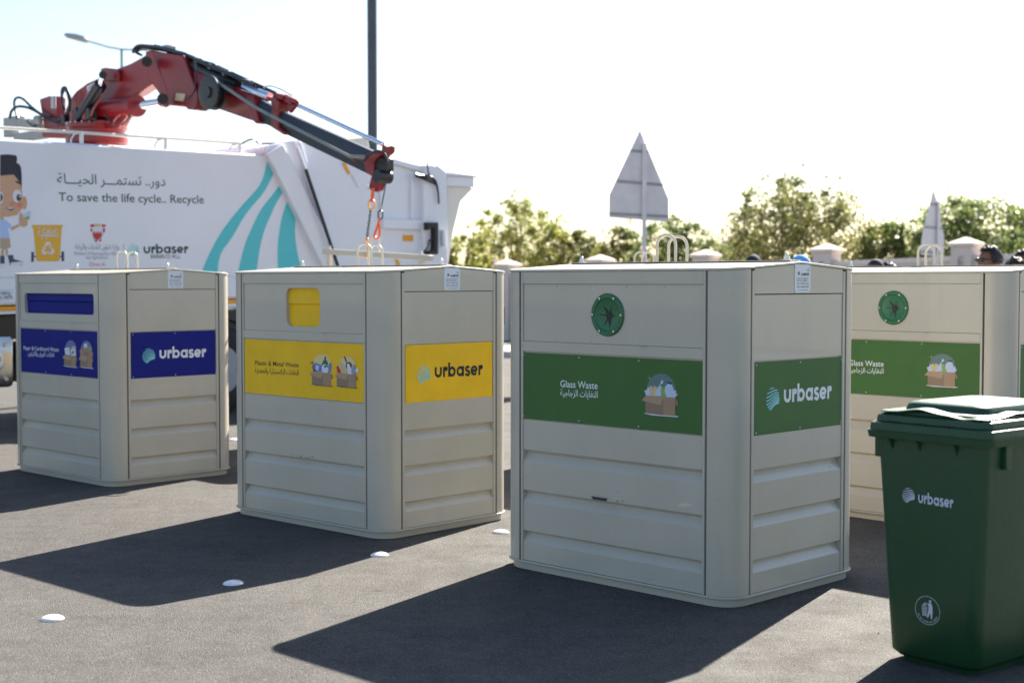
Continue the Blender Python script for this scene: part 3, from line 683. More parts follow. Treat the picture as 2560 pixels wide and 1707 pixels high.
MB().loft([(1.024, .196, .250, .05, 0, .012), (1.050, .188, .242, .05, 0, .014), (1.058, .178, .232, .05, 0, .016), (1.063, .155, .21, .05, 0, .018), (1.069, .09, .13, .04, 0, .02), (1.070, .05, .07, .03, 0, .02)], n=8).build('lid_crown', 'bin', lid, smooth=50)
# wavy grip brim round the front of the lid
path = [(-.272, .10, 1.018, .0)] + [(-.272, -.345+.445*(1-t/6), 0, 0) for t in range(1, 6)]
b = MB(); V = []; F = []
def wave(t):   # t along the front, -1 left .. 1 right
    return 1.023+.016*math.exp(-((t+.25)/.38)**2)-.009*math.exp(-((t-.8)/.25)**2)
stn = []
for i in range(13): t = i/12; stn.append((Vector((-.255-.0, .12-.42*t)), Vector((-1, 0)), 1.020+.010*math.exp(-((t-.35)/.22)**2)-.004*(t > .8)))
for i in range(1, 6): a = R(180+15*i); stn.append((Vector((-.215+.05*math.cos(a), -.29+.05*math.sin(a))), Vector((math.cos(a), math.sin(a))), wave(-1)))
for i in range(25): t = -1+2*i/24; stn.append((Vector((.215*t, -.335)), Vector((0, -1)), wave(t)))
for i in range(1, 6): a = R(270+15*i); stn.append((Vector((.215+.05*math.cos(a), -.29+.05*math.sin(a))), Vector((math.cos(a), math.sin(a))), wave(1)))
for i in range(13): t = i/12; stn.append((Vector((.255, -.30+.42*t)), Vector((1, 0)), wave(1)+.014*math.exp(-((t-.5)/.2)**2)*(t > .0)))
for p, nn, z in stn:
    p = p*.915; inn = p-nn*.05; out = p+nn*.014
    V += [(inn.x, inn.y, max(z, 1.020)+.004), (p.x, p.y, z+.004), (out.x, out.y, z), (out.x, out.y, z-.004), (p.x, p.y, z-.001), (inn.x, inn.y, 1.012)]
for i in range(len(stn)-1):
    for j in range(6): F.append((i*6+j, i*6+(j+1) % 6, (i+1)*6+(j+1) % 6, (i+1)*6+j))
b.add(V, F); b.build('grip_brim', 'bin', lid, smooth=40)
for x in (-.155, -.03, .1):
    pts = [(x-.024, -.3340, .985), (x-.012, -.3345, .981), (x, -.3345, .985), (x+.012, -.3345, .981), (x+.024, -.3340, .985)]
    MB().tube(pts, .0022, 6).build('moulded_vent', 'black', bin_)
MB().box(-.24, .24, .33, .40, .93, .955).build('rear_handle', 'bin', bin_, bevel=.008)
for sx in (-1, 1):
    b = MB().lathe((sx*.235, .225, .10), [(0, -.025), (.085, -.025), (.10, -.02), (.10, .02), (.085, .025), (0, .025)], 28, 'x'); wh = b.build('wheel', 'tyre', bin_)
    MB().lathe((sx*.262, .225, .10), [(0, -.004), (.06, -.004), (.055, .004), (0, .004)], 20, 'x').build('wheel_hub', 'plastic_black', wh)
MB().cyl((-.24, .225, .10), (.24, .225, .10), .011).build('axle', 'steel', bin_)
sl = Vector((0, -.326, .915))-Vector((0, -.297, .045)); sl.normalize()
BS = Surf(MBn, (0, -.297-.0008, .045), (1, 0, 0), sl)
cvb = lambda x, y: (2240+x*.2679, 1180+y*.2679)
def B2(x, y): return BS.px(*cvb(x, y))
b = MB(); p0 = B2(212, 282); p1 = B2(535, 335); put_word(b, BS, p0[0], p0[1], p1[0], p1[1], (B2(440, 245)[1]-B2(440, 322)[1]), .0035); b.build('wordmark', 'bin_print', body, smooth=0)
b = MB(); c = B2(122, 218); e = B2(182, 235); put_globe(b, BS, c[0], c[1], abs(e[0]-c[0]), abs(B2(122, 146)[1]-c[1]), .0035); b.build('wave_emblem', 'bin_print', body, smooth=0)
b = MB(); c = Vector(B2(298, 1287)); rr = (B2(412, 1310)[0]-B2(184, 1262)[0])/2
def BP(pts, hh=.003): b.poly([BS.pt(c.x+x*rr, c.y+y*rr, hh) for x, y in pts])
for q in stroke(ell(0, 0, 1, 1, n=40), .035, True): BP(q)
BP(ell(.22, .68, .10, .10, n=14)); BP([(-.22, .52), (.05, .50), (.12, .55), (.30, .55), (.40, .40), (.42, -.02), (.36, -.55), (.27, -.55), (.22, -.12), (.02, -.52), (-.06, -.48), (.08, .05), (.10, .38), (-.20, .58)])
for x in (-.44, -.34, -.24, -.14, -.04): BP([(x-.018, .28), (x+.018, .28), (x*.7-.09+.018, -.42), (x*.7-.09-.018, -.42)], .0031)
for k in range(5):
    y = .28-.16*k; t = k/4; BP([(-.48+.1*t, y), (.0-.04*t, y), (.0-.04*t, y-.035), (-.48+.1*t, y-.035)], .0032)
BP([(-.40, .34), (-.32, .46), (-.10, .44), (-.15, .32)], .0033)
Vt, Ft = text_mesh('NO HOT ASHES AND LIQUIDS', .01); xw = max(v.x for v in Vt)
def bend(v):
    a = R(-158+136*v.x/xw); r_ = .93-v.y*.135-.02; r_ = .80+v.y*.0
    r_ = .88-v.y*.17; return BS.pt(c.x+rr*r_*math.cos(a), c.y+rr*r_*math.sin(a), .003)
b.add([bend(v) for v in Vt], Ft)
b.build('tidy_symbol', 'bin_print', body, smooth=0)

# ------------------------------------------------------------------ recycling truck
TD = Vector((3480, 3553, 0)).normalized(); TRZ = math.atan2(TD.y, TD.x); TL = ground(585, 1035)
truck = thing('recycling_truck', 'white recycling truck with red crane, teal stripes and lettering on its side', 'truck', TL, TRZ); MT = mtx(TL, TRZ)
TS = Surf(MT, (0, 0, 0), (1, 0, 0), (0, 0, 1))
def tp(px, py, h=0): return TS.px(px, py, h)
def T3(px, py, y=0):
    u, v = TS.px(px, py, -y); return (u, y, v)
def tprism(pts, y0, y1, name, m, parent=truck, bevel=.01, smooth=30):
    b = MB().prism([T3(x, y, y0) for x, y in pts], (0, y1-y0, 0)); return b.build(name, m, parent, bevel=bevel, smooth=smooth)
WT = 2.45
u0, v0 = tp(0, 347); u1, v1 = tp(640, 384); slope = (v1-v0)/(u1-u0); ul = u0-1.3
def ext(px, py, u):   # follow the truck's slight rake out to the left
    a, bz = tp(px, py); return (u, bz+slope*(u-a))
TLc = ext(0, 348, ul); BLc = ext(0, 764, ul)
def side_poly(pts, y): return [(u, y, v) for u, v in pts]
pl = [TLc, tp(690, 388), tp(838, 745), tp(585, 747), BLc]
b = MB().prism(side_poly(pl, .0), (0, WT, 0)); tb = b.build('hopper_body', 'truck', truck, bevel=.03)
pl = [(TLc[0]+.01, TLc[1]-.02), tp(664, 390), tp(812, 690), ext(0, 690, ul+.01)]
b = MB().prism(side_poly(pl, -.012), (0, .011, 0)); panel = b.build('side_panel', 'truck', truck, bevel=.004)
b = MB().prism(side_poly([ext(0, 767, ul), tp(800, 742), tp(804, 751), ext(0, 778, ul)], -.006), (0, WT+.012, 0)); b.build('orange_band', 'orange_band', truck)
b = MB().prism(side_poly([ext(0, 778.5, ul), tp(804, 751.5), tp(806, 757), ext(0, 786, ul)], -.001), (0, WT, 0)); b.build('lower_sill', 'truck', truck)
PS = Surf(MT, (0, -.012, 0), (1, 0, 0), (0, 0, 1)); PP = lambda x, y, h=.001: PS.pt(*PS.px(x, y), h)
cv3 = lambda x, y: (x*.2742, 330+y*.2742)
# teal stripes (crop 4 pixels)
c4 = lambda x, y: (560+x*.28912, 330+y*.28912)
def smooth_poly(L, Rr):
    return L+Rr[::-1]
def catmull(P, n=6):
    out = []; P = [Vector(p) for p in P]
    for i in range(len(P)-1):
        p0, p1, p2, p3 = P[max(i-1, 0)], P[i], P[i+1], P[min(i+2, len(P)-1)]
        for j in range(n):
            t = j/n; out.append(.5*((2*p1)+(-p0+p2)*t+(2*p0-5*p1+4*p2-p3)*t*t+(-p0+3*p1-3*p2+p3)*t**3))
    out.append(P[-1]); return out
def stripe(L, Rr):
    L, Rr = catmull(L), catmull(Rr); m = min(len(L), len(Rr)); b = MB()
    q = [PP(*c4(*p), .002) for p in L[:m]]+[PP(*c4(*p), .002) for p in Rr[:m]]
    b.add(q, [(i, i+1, m+i+1, m+i) for i in range(m-1)]); b.build('teal_stripe', 'teal_band', panel, smooth=0)
stripe([(378, 190), (355, 330), (300, 470), (130, 665), (-20, 860), (-130, 1060), (-200, 1230)], [(443, 320), (395, 430), (330, 540), (190, 710), (70, 910), (-30, 1060), (-60, 1230)])
stripe([(505, 425), (420, 540), (320, 670), (240, 830), (175, 990), (120, 1215)], [(532, 490), (455, 610), (400, 730), (350, 850), (310, 1000), (280, 1215)])
stripe([(570, 555), (530, 640), (495, 760), (472, 900), (462, 1030), (465, 1200)], [(625, 690), (617, 770), (614, 860), (622, 960), (640, 1070), (672, 1200)])
b = MB(); text_on(b, PS, 'To save the life cycle.. Recycle', PS.px(*cv3(535, 630)), PS.px(*cv3(1858, 652)), PS.px(*cv3(540, 548))[1]-PS.px(*cv3(540, 630))[1], .002, .006); b.build('english_lettering', 'dark_text', panel, smooth=0)
b = MB(); h_ = PS.px(*cv3(600, 380))[1]-PS.px(*cv3(600, 505))[1]
text_on(b, PS, 'دور.. تستمـــر الحيـــاة', PS.px(*cv3(522, 500)), PS.px(*cv3(1508, 522)), h_, .002, .004, ar=True); b.build('arabic_lettering', 'dark_text', panel, smooth=0)
p0, p1 = PS.px(*cv3(1310, 1108)), PS.px(*cv3(1712, 1105))
b = MB(); put_word(b, PS, p0[0], p0[1], p1[0], p1[1], PS.px(*cv3(1500, 1045))[1]-PS.px(*cv3(1500, 1107))[1], .002); b.build('wordmark', 'dark_text', panel, smooth=0)
b = MB(); c = PS.px(*cv3(1218, 1078)); put_globe(b, PS, c[0], c[1], abs(PS.px(*cv3(1270, 1078))[0]-c[0]), abs(PS.px(*cv3(1218, 1018))[1]-c[1]), .002); b.build('wave_emblem', 'aqua_print', panel, smooth=0)
b = MB(); text_on(b, PS, 'BAHRAIN CO. W.L.L.', PS.px(*cv3(1375, 1152)), PS.px(*cv3(1645, 1152)), .045, .002, .01); b.poly([PP(*cv3(x, y), .002) for x, y in ((1126, 1025), (1130, 1025), (1130, 1100), (1126, 1100))]); b.build('small_lettering', 'dark_text', panel, smooth=0)
b = MB(); text_on(b, PS, 'وزارة شؤون البلديات والزراعة', PS.px(*cv3(685, 1082)), PS.px(*cv3(1085, 1082)), .075, .002, .01, ar=True)
text_on(b, PS, 'Ministry of Municipalities Affairs', PS.px(*cv3(678, 1122)), PS.px(*cv3(1090, 1124)), .038, .002)
text_on(b, PS, 'and Agriculture', PS.px(*cv3(783, 1158)), PS.px(*cv3(982, 1158)), .038, .002); b.build('ministry_lettering', 'greyp', panel, smooth=0)
b = MB(); text_on(b, PS, 'mun_bh', PS.px(*cv3(855, 1218)), PS.px(*cv3(958, 1218)), .035, .002)
for q in stroke([cv3(818, 1190), cv3(844, 1190), cv3(844, 1222), cv3(818, 1222)], 1.0, True): b.poly([PP(*p, .002) for p in q])
b.build('social_lettering', 'redp', panel, smooth=0)
# state emblem
mats = ['redp', 'whitep', 'greyp', 'tanp']
sh = [(0, [(818, 850), (850, 838), (865, 860), (835, 872)]), (0, [(925, 842), (962, 845), (965, 862), (930, 870)]), (3, [(862, 838), (918, 838), (915, 865), (865, 865)]),
      (0, [(820, 880), (845, 885), (838, 915), (826, 900)]), (0, [(935, 880), (958, 872), (955, 910), (940, 930)]),
      (0, [(845, 905), (930, 905), (925, 945), (905, 975), (885, 990), (862, 970), (848, 945)]),
      (1, [(840, 872), (938, 872), (932, 930), (923, 900), (912, 928), (901, 900), (889, 928), (877, 900), (866, 928), (855, 900), (843, 928)]),
      (0, [(862, 988), (882, 984), (884, 1002), (868, 1006)]), (0, [(900, 982), (925, 980), (922, 996), (905, 1000)]), (2, [(930, 930), (938, 930), (915, 985), (908, 980)]), (2, [(836, 925), (844, 930), (868, 985), (860, 988)])]
picture(mats, sh, 'state_emblem', panel, PS, cv3, .002)
# yellow wheelie bin print
mats = ['binp', 'navyp', 'orange_band', 'whitep']
sh = [(0, [(290, 848), (572, 848), (570, 868), (560, 880), (300, 880), (292, 868)]), (0, [(303, 880), (562, 880), (545, 1165), (530, 1180), (345, 1180), (330, 1165)]),
      (1, [(284, 1093), (310, 1093), (308, 1185), (283, 1185)]), (1, [(558, 1090), (583, 1090), (585, 1178), (560, 1178)]), (1, [(308, 1130), (328, 1130), (328, 1142), (308, 1142)]), (1, [(545, 1130), (562, 1130), (562, 1142), (545, 1142)])]
cx, cy = 436, 1068
for q in range(3):
    A = R(120*q); rot = lambda x, y: (cx+x*math.cos(A)-y*math.sin(A), cy+(x*math.sin(A)+y*math.cos(A))*1.05)
    sh += [(3, [rot(*p) for p in ((-32, -34), (-14, -62), (14, -62), (26, -44), (10, -34), (2, -46), (-14, -22))]), (3, [rot(*p) for p in ((16, -52), (38, -22), (44, -38), (28, -10), (2, -22), (14, -22))])]
bp_ = picture(mats, sh, 'bin_picture', panel, PS, cv3, .002)
b = MB(); text_on(b, PS, 'بلاستيكية', PS.px(*cv3(345, 975)), PS.px(*cv3(532, 975)), .12, .0045, .012, ar=True); text_on(b, PS, 'مخلفات', PS.px(*cv3(392, 930)), PS.px(*cv3(488, 930)), .07, .0045, .008, ar=True); b.build('arabic_lettering', 'whitep', panel, smooth=0)
# plain cartoon child print
mats = ['skinp', 'hairp', 'whitep', 'darkp', 'shirtp', 'shortsp', 'blush', 'navyp', 'pale', 'limep']
sh = [(0, [(0, 770), (35, 770), (30, 800), (0, 805)]), (0, [(95, 870), (170, 840), (180, 860), (105, 900)]), (4, [(0, 805), (45, 795), (105, 850), (95, 885), (70, 870), (90, 970), (0, 965)]),
      (5, [(0, 965), (88, 970), (98, 1050), (45, 1075), (0, 1060)]), (0, [(10, 1070), (35, 1070), (35, 1130), (10, 1130)]), (0, [(50, 1070), (72, 1070), (70, 1125), (52, 1125)]),
      (7, [(0, 1130), (40, 1130), (42, 1200), (0, 1200)]), (7, [(68, 1125), (118, 1120), (125, 1160), (205, 1180), (205, 1215), (90, 1215)]), (2, [(100, 1190), (200, 1180), (206, 1210), (90, 1222)]), (2, [(0, 1205), (42, 1205), (40, 1235), (0, 1245)]),
      (0, ell(222, 648, 24, 60)), (0, [(0, 385), (125, 388), (190, 470), (205, 600), (212, 690), (150, 760), (60, 775), (0, 770)]),
      (1, [(0, 210), (70, 205), (148, 215), (156, 245), (150, 285), (170, 290), (190, 320), (197, 400), (197, 520), (178, 460), (125, 390), (0, 400)]),
      (1, [(135, 448), (160, 448), (195, 470), (190, 482), (150, 465)]), (2, ell(155, 585, 40, 58)), (3, ell(170, 600, 22, 32)), (2, ell(178, 588, 6, 8)), (2, ell(2, 600, 26, 58, -90, 90)), (3, ell(4, 600, 20, 34, -90, 90)),
      (6, ell(112, 655, 24, 18)), (6, ell(175, 665, 28, 26)), (3, [(50, 690), (135, 688), (110, 718), (75, 712)]), (2, [(60, 692), (130, 690), (112, 702), (75, 702)]),
      (8, [(180, 790), (250, 725), (285, 725), (270, 780), (230, 800)]), (9, [(215, 780), (268, 765), (265, 800), (225, 800)]), (0, [(180, 740), (198, 735), (210, 780), (250, 795), (250, 850), (215, 870), (178, 850), (175, 800)])]
sh = [(i, [(max(x, -20), y) for x, y in p]) for i, p in sh]
picture(mats, sh, 'child_picture', panel, PS, cv3, .002)
# weight plate
b = MB().prism(side_poly([tp(-20, 724), tp(34, 722), tp(34, 749), tp(-20, 751)], -.006), (0, .005, 0)); wp = b.build('weight_plate', 'plate', truck)
b = MB(); W2 = Surf(MT, (0, -.006, 0), (1, 0, 0), (0, 0, 1)); text_on(b, W2, '35000 kg', W2.px(1, 737), W2.px(26, 736), .03, .001, .01); text_on(b, W2, 'No. 104795', W2.px(-6, 747), W2.px(31, 746), .03, .001, .01); b.build('lettering', 'dark_text', wp, smooth=0)
# slanted tailgate beam
bp = [c4(*p) for p in ((382, 195), (512, 105), (1035, 1190), (1040, 1330), (940, 1330))]
tprism(bp, -.10, .0, 'tailgate_beam', 'truck', bevel=.012)
tprism([c4(*p) for p in ((340, 130), (500, 92), (512, 105), (382, 195))], -.02, .5, 'beam_cap', 'truck')
b = MB().cyl(T3(*c4(640, 140), -.16), T3(*c4(712, 335), -.16), .018, n=12).build('cylinder_rod', 'chrome', truck)
b = MB().cyl(T3(*c4(706, 320), -.16), T3(*c4(985, 1160), -.16), .021, n=12).build('tailgate_cylinder', 'hose', truck)
tprism([c4(*p) for p in ((640, 85), (670, 85), (1075, 1330), (1000, 1330), (960, 1180))], -.09, .0, 'cylinder_guard', 'truck')
# tailgate
tg = [c4(*p) for p in ((515, 92), (640, 60), (1040, 75), (1250, 45), (1270, 170), (1420, 225), (1725, 300), (1725, 1500), (1060, 1500))]
tprism(tg, .0, WT, 'tailgate_body', 'truck', bevel=.03)
tprism([c4(*p) for p in ((1410, 215), (1720, 290), (1720, 350), (1412, 262))], -.05, -.001, 'top_flange', 'truck')
tprism([c4(*p) for p in ((1380, 750), (1760, 765), (1760, 850), (1380, 835))], -.06, -.001, 'cross_beam', 'truck')
for x in (1355, 1620, 1730): tprism([c4(*p) for p in ((x, 300+(x-1355)*.22), (x+22, 305+(x-1355)*.22), (x+22, 748), (x, 748))], -.035, -.001, 'stiffener', 'truck', bevel=.004)
tprism([c4(*p) for p in ((1075, 62), (1245, 38), (1262, 165), (1200, 150))], -.03, .8, 'top_box', 'truck_cream')
tprism([c4(*p) for p in ((1725, 290), (1850, 285), (1925, 350), (1940, 1500), (1735, 1500))], -.08, .4, 'rear_column', 'truck')
tprism([c4(*p) for p in ((1925, 345), (2195, 370), (2192, 392), (1925, 378))], -.07, WT-.1, 'rear_lip', 'truck')
tprism([c4(*p) for p in ((1925, 380), (2165, 394), (2162, 480), (1925, 468))], -.03, WT-.15, 'rear_lip_skirt', 'truck')
tprism([c4(*p) for p in ((1925, 470), (2160, 482), (2045, 600), (1980, 870), (1935, 1180), (1930, 1180))], .02, WT-.2, 'rear_hopper', 'truck_cream')
tprism([c4(*p) for p in ((1550, 890), (1640, 893), (1637, 945), (1550, 942))], -.012, -.001, 'side_marker', 'orange_band', bevel=.003)
tprism([c4(*p) for p in ((1018, 268), (1052, 268), (1095, 355), (1078, 372))], -.012, -.001, 'side_marker', 'orange_band', bevel=.003)
tprism([c4(*p) for p in ((1100, 370), (1118, 362), (1175, 478), (1158, 484))], -.012, -.001, 'side_marker', 'whitep', bevel=.003)
tprism([c4(*p) for p in ((1480, 1100), (1510, 1105), (1535, 1175), (1510, 1175))], -.012, -.001, 'side_marker', 'orange_band', bevel=.003)
tprism([c4(*p) for p in ((1762, 782), (1855, 782), (1855, 1058), (1765, 1058), (1765, 1030), (1822, 1020), (1825, 940), (1800, 935), (1825, 925), (1825, 830), (1800, 825), (1765, 850))], -.17, -.081, 'rubber_buffer', 'black', bevel=.008)
for k in range(3):
    off = k*12; pts = catmull([(1410, 300+off*1.5), (1600, 345+off), (1700, 375+off), (1790, 385+off*2), (1840, 450+off), (1858, 600+off)], 4)
    MB().tube([T3(*c4(*p), -.12) for p in pts[6:]], .012, 6).build('hydraulic_hose', 'hose', truck)
MB().tube([T3(*c4(*p), -.12) for p in catmull([(1760, 265), (1770, 360), (1830, 430), (1855, 560)], 5)], .01, 6).build('hydraulic_hose', 'hose', truck)
MB().tube([T3(*c4(*p), -.2) for p in catmull([(1720, 1040), (1760, 1000), (1775, 940), (1800, 935)], 5)], .01, 6).build('hydraulic_hose', 'hose', truck)
MB().cyl(T3(*c4(1895, 850), -.11), T3(*c4(1900, 990), -.11), .03, n=10).build('grab_bar', 'truck', truck)
MB().box(*[0]*6) if False else None
# roof rail
cr = lambda x, y: (x*.27211, 60+y*.27211)
rl = [T3(*cr(*p), .03) for p in ((-600, 925), (20, 955), (740, 1000), (1500, 1050), (2200, 1097))]
b = MB().tube(rl, .017, 8); rail = b.build('roof_rail', 'truck_cream', truck)
for x, y0_, y1_ in ((740, 990, 1100), (1510, 1045, 1150), (2195, 1092, 1185)):
    MB().tube([T3(*cr(x+8, y0_), .03), T3(*cr(x+8, y1_), .03)], .022, 8).tube([T3(*cr(x, y0_+5), .03), T3(*cr(x-60, y0_+25), .03), T3(*cr(x-88, y1_-40), .03), T3(*cr(x-88, y1_), .03)], .010, 6).build('rail_post', 'truck', rail)
pts = catmull([(2180, 1130), (2260, 1080), (2330, 1062), (2390, 1110), (2420, 1100), (2560, 1098)], 5)
MB().tube([T3(*cr(*p), .1) for p in pts], .012, 6).build('hydraulic_hose', 'hose', truck)
ur = tp(650, 386)
b = MB().prism([(ul+.2, .25, TLc[1]-.1), (ur[0]-.3, .25, ur[1]-.1), (ur[0]-.3, .45, ur[1]+.05), (ul+.2, .45, TLc[1]+.04), ], (0, .01, 0))
b = MB(); V = []
for (u, v) in ((ul+.2, TLc[1]), (ur[0]-.4, ur[1])):
    V += [(u, .2, v-.05), (u, .45, v+.045), (u, WT-.45, v+.045), (u, WT-.2, v-.05)]
b.add(V, [(0, 1, 5, 4), (1, 2, 6, 5), (2, 3, 7, 6), (0, 3, 2, 1), (4, 5, 6, 7), (0, 4, 7, 3)]); b.build('roof_plate', 'truck_cream', truck, bevel=.01)
# chassis, tanks, wheels, cab
MB().box(ul-2.4, 5.2, .75, .95, .62, .86).box(ul-2.4, 5.2, 1.5, 1.7, .62, .86).build('chassis_rail', 'plastic_black', truck)
MB().box(ul, 4.6, .1, 2.3, .95, 1.19).build('subframe', 'plastic_black', truck)
for (ux, r_) in ((-.15, .52), (1.25, .52), (ul-1.1, .52)):
    for (ya, yb) in ((.06, .36), (2.1, 2.4)):
        zc = r_+.0; b = MB().lathe((ux, (ya+yb)/2, zc), [(0, -.15), (.30, -.15), (.36, -.155), (r_-.04, -.15), (r_, -.12), (r_, .12), (r_-.04, .15), (.36, .155), (.30, .15), (0, .15)], 36, 'y'); wh = b.build('wheel', 'tyre', truck)
        sg = 1 if ya < 1 else -1
        MB().lathe((ux, (ya+yb)/2, zc), [(.29, .156*sg), (.275, .12*sg), (.12, .10*sg), (.10, .17*sg), (0, .17*sg)], 28, 'y').build('wheel_rim', 'rim', wh)
    pts = [(ux+.62*math.cos(R(a)), .04, .52+.62*math.sin(R(a))) for a in range(15, 170, 14)]
    b = MB(); V = []
    for p in pts: V += [p, (p[0], .42, p[2])]
    b.add(V, [(2*i, 2*i+1, 2*i+3, 2*i+2) for i in range(len(pts)-1)]); o = b.build('mudguard', 'plastic_black', truck, fix=False)
    so_ = o.modifiers.new('solid', 'SOLIDIFY'); so_.thickness = .02
# polished tank at the left edge of the frame
p1 = tp(36, 838); p0 = tp(36, 968); tw = 1.2
b = MB(); ring = [(y, z) for y, z in ((.02, p0[1]+.06), (.02, p1[1]-.06), (.05, p1[1]-.015), (.10, p1[1]), (.55, p1[1]), (.55, p0[1]), (.10, p0[1]), (.05, p0[1]+.015))]
b.prism([(p1[0]-tw, y, z) for y, z in ring], (tw, 0, 0)); tk = b.build('fuel_tank', 'tank', truck, bevel=.02)
for z in (p1[1]-.09, p0[1]+.09): MB().cyl((p1[0]-.09, .025, z), (p1[0]-.09, .0, z), .02, n=8).build('tank_bolt', 'steel', tk)
MB().lathe((p1[0]-.26, .02, (p0[1]+p1[1])/2), [(.13, -.002), (.14, .008), (.125, .014), (.11, .002)], 28, 'y').build('tank_strap_ring', 'steel', tk)
MB().box(p1[0]+.06, p1[0]+.5, .1, .5, p0[1]+.05, p1[1]-.1).build('battery_box', 'plastic_black', truck)
cu = ul-.15
b = MB().prism([(cu, .05, 1.0), (cu, .05, 3.0), (cu-1.7, .05, 2.9), (cu-2.1, .05, 1.9), (cu-2.15, .05, .5), (cu-1.6, .05, .5), (cu-1.5, .05, 1.0)], (0, 2.35, 0)); cab = b.build('cab', 'truck', truck, bevel=.05)
MB().prism([(cu-.35, .04, 1.95), (cu-.35, .04, 2.65), (cu-1.35, .04, 2.65), (cu-1.7, .04, 1.95)], (0, .02, 0)).build('side_window', 'glass', cab)
MB().prism([(cu-1.74, .2, 2.80), (cu-2.10, .2, 1.95), (cu-2.12, .2, 1.95), (cu-1.76, .2, 2.80)], (0, 2.05, 0)).build('windscreen', 'glass', cab)

# ------------------------------------------------------------------ crane on the truck
CB = Vector((-5.14, 17.16, 0)); CT = at(955, 420, 13.5); cdv = Vector((CT.x-CB.x, CT.y-CB.y, 0)).normalized(); CRZ = math.atan2(cdv.y, cdv.x)
MC = mtx(CB, CRZ)
CS = {}
def cp(px, py, y=0):
    S_ = Surf(MC, (0, y, 0), (1, 0, 0), (0, 0, 1)); u, v = S_.px(px, py); return Vector((u, y, v))
k1 = lambda x, y: (x*.27211, 60+y*.27211)
k2 = lambda x, y: (400+x*.27211, 60+y*.27211)
ccen = cp(*k1(890, 1010), 0)
b = MB().lathe((ccen.x, 0, 0), [(.30, ccen.z-.35), (.34, ccen.z-.13), (.36, ccen.z-.12), (.36, ccen.z-.05), (.33, ccen.z-.04), (.33, ccen.z+.04), (.355, ccen.z+.05), (.355, ccen.z+.10), (.30, ccen.z+.12)], 40)
crane = b.build('crane', 'red', truck)
Mrel = MT.inverted() @ MC; crane.matrix_local = Mrel
for j in range(24):
    a = 2*math.pi*j/24; MB().cyl((ccen.x+.343*math.cos(a), .343*math.sin(a), ccen.z+.098), (ccen.x+.343*math.cos(a), .343*math.sin(a), ccen.z+.118), .011, n=6).build('flange_bolt', 'steel', crane)
KY = .5
def cpr(pts, k, y0, y1, name, m='red', bevel=.012, smooth=30):
    y0, y1 = y0*KY, y1*KY
    p = [cp(*k(*q), y0) for q in pts]; b = MB().prism(p, (0, y1-y0, 0)); return b.build(name, m, crane, bevel=bevel, smooth=smooth)
# frame y: negative side faces the camera
cpr([(385, 955), (640, 925), (700, 960), (700, 1050), (385, 1045)], k1, -.22, .22, 'slew_housing')
cpr([(700, 960), (610, 940), (600, 790), (640, 700), (700, 620), (800, 548), (930, 490), (930, 560), (880, 700), (850, 860), (1100, 830), (1180, 800), (1100, 940)], k1, -.10, .10, 'column_foot')
cpr([(800, 960), (1060, 830), (1190, 800), (1080, 960)], k1, -.19, -.12, 'column_web', 'red')
cpr([(690, 960), (675, 860), (720, 850), (745, 960)], k1, -.24, -.12, 'pivot_lug')
MB().cyl(cp(*k1(705, 895), -.26), cp(*k1(705, 895), .2), .035, n=16).build('pivot_pin', 'hose', crane)
for q in range(5):
    MB().box(ccen.x-.28+q*.14, ccen.x-.20+q*.14, -.31+.03*(q % 2), -.21, ccen.z+.12, ccen.z+.22+.03*(q % 3)).build('slew_bracket', 'red' if q % 2 else 'hose', crane, bevel=.008)
for q, (xa, ya, xb, yb) in enumerate(((780, 900, 850, 860), (860, 900, 1000, 905), (960, 830, 1040, 920), (1040, 900, 1110, 830), (830, 780, 830, 850))):
    MB().tube([cp(*k1(xa, ya), -.27), cp(*k1((xa+xb)/2, (ya+yb)/2-10), -.28), cp(*k1(xb, yb), -.27)], .012, 6).build('steel_pipe', 'red' if q % 2 else 'hose', crane)
# inner boom
cpr([(930, 525), (960, 460), (1065, 415), (1200, 365), (1330, 292), (1345, 255), (1400, 248), (1440, 330), (1420, 430), (1392, 555), (1250, 650), (1130, 700), (930, 728), (905, 700)], k1, -.15, .15, 'main_boom')
cpr([(930, 728), (1250, 560), (1345, 455), (1392, 470), (1392, 556), (1250, 650)], k1, -.165, -.151, 'boom_flank', 'red', bevel=.006)
cpr([(915, 480), (925, 410), (960, 402), (1085, 418), (1090, 530), (985, 528), (925, 515)], k1, -.24, .15, 'cylinder_lug')
MB().cyl(cp(*k1(945, 470), -.27), cp(*k1(945, 470), -.2), .045, n=18).build('lug_pin', 'hose', crane)
cpr([(640, 700), (700, 622), (800, 548), (925, 492), (925, 560), (850, 700), (800, 760)], k1, -.125, -.101, 'logo_plate', bevel=.004)
b = MB(); LS = Surf(MC, (0, -.0635, 0), (1, 0, 0), (0, 0, 1)); text_on(b, LS, 'SCOR', LS.px(*k1(806, 645)), LS.px(*k1(915, 590)), .095, .002, .03); b.build('lettering', 'white_print', crane, smooth=0)
MB().cyl(cp(*k1(745, 850), -.24), cp(*k1(925, 560), -.24), .072, n=18).build('lift_cylinder', 'hose', crane)
MB().cyl(cp(*k1(915, 575), -.24), cp(*k1(945, 480), -.24), .035, n=14).build('lift_rod', 'chrome', crane)
MB().tube([cp(*k1(830, 850), -.32), cp(*k1(850, 790), -.32), cp(*k1(920, 690), -.32), cp(*k1(940, 640), -.32)], .012, 6).build('steel_pipe', 'red', crane)
MB().cyl(cp(*k1(850, 790), -.08), cp(*k1(1225, 757), -.08), .105, n=22).build('knuckle_cylinder', 'red', crane)
MB().cyl(cp(*k1(1215, 758), -.08), cp(*k1(1262, 754), -.08), .125, n=22).build('cylinder_collar', 'red', crane)
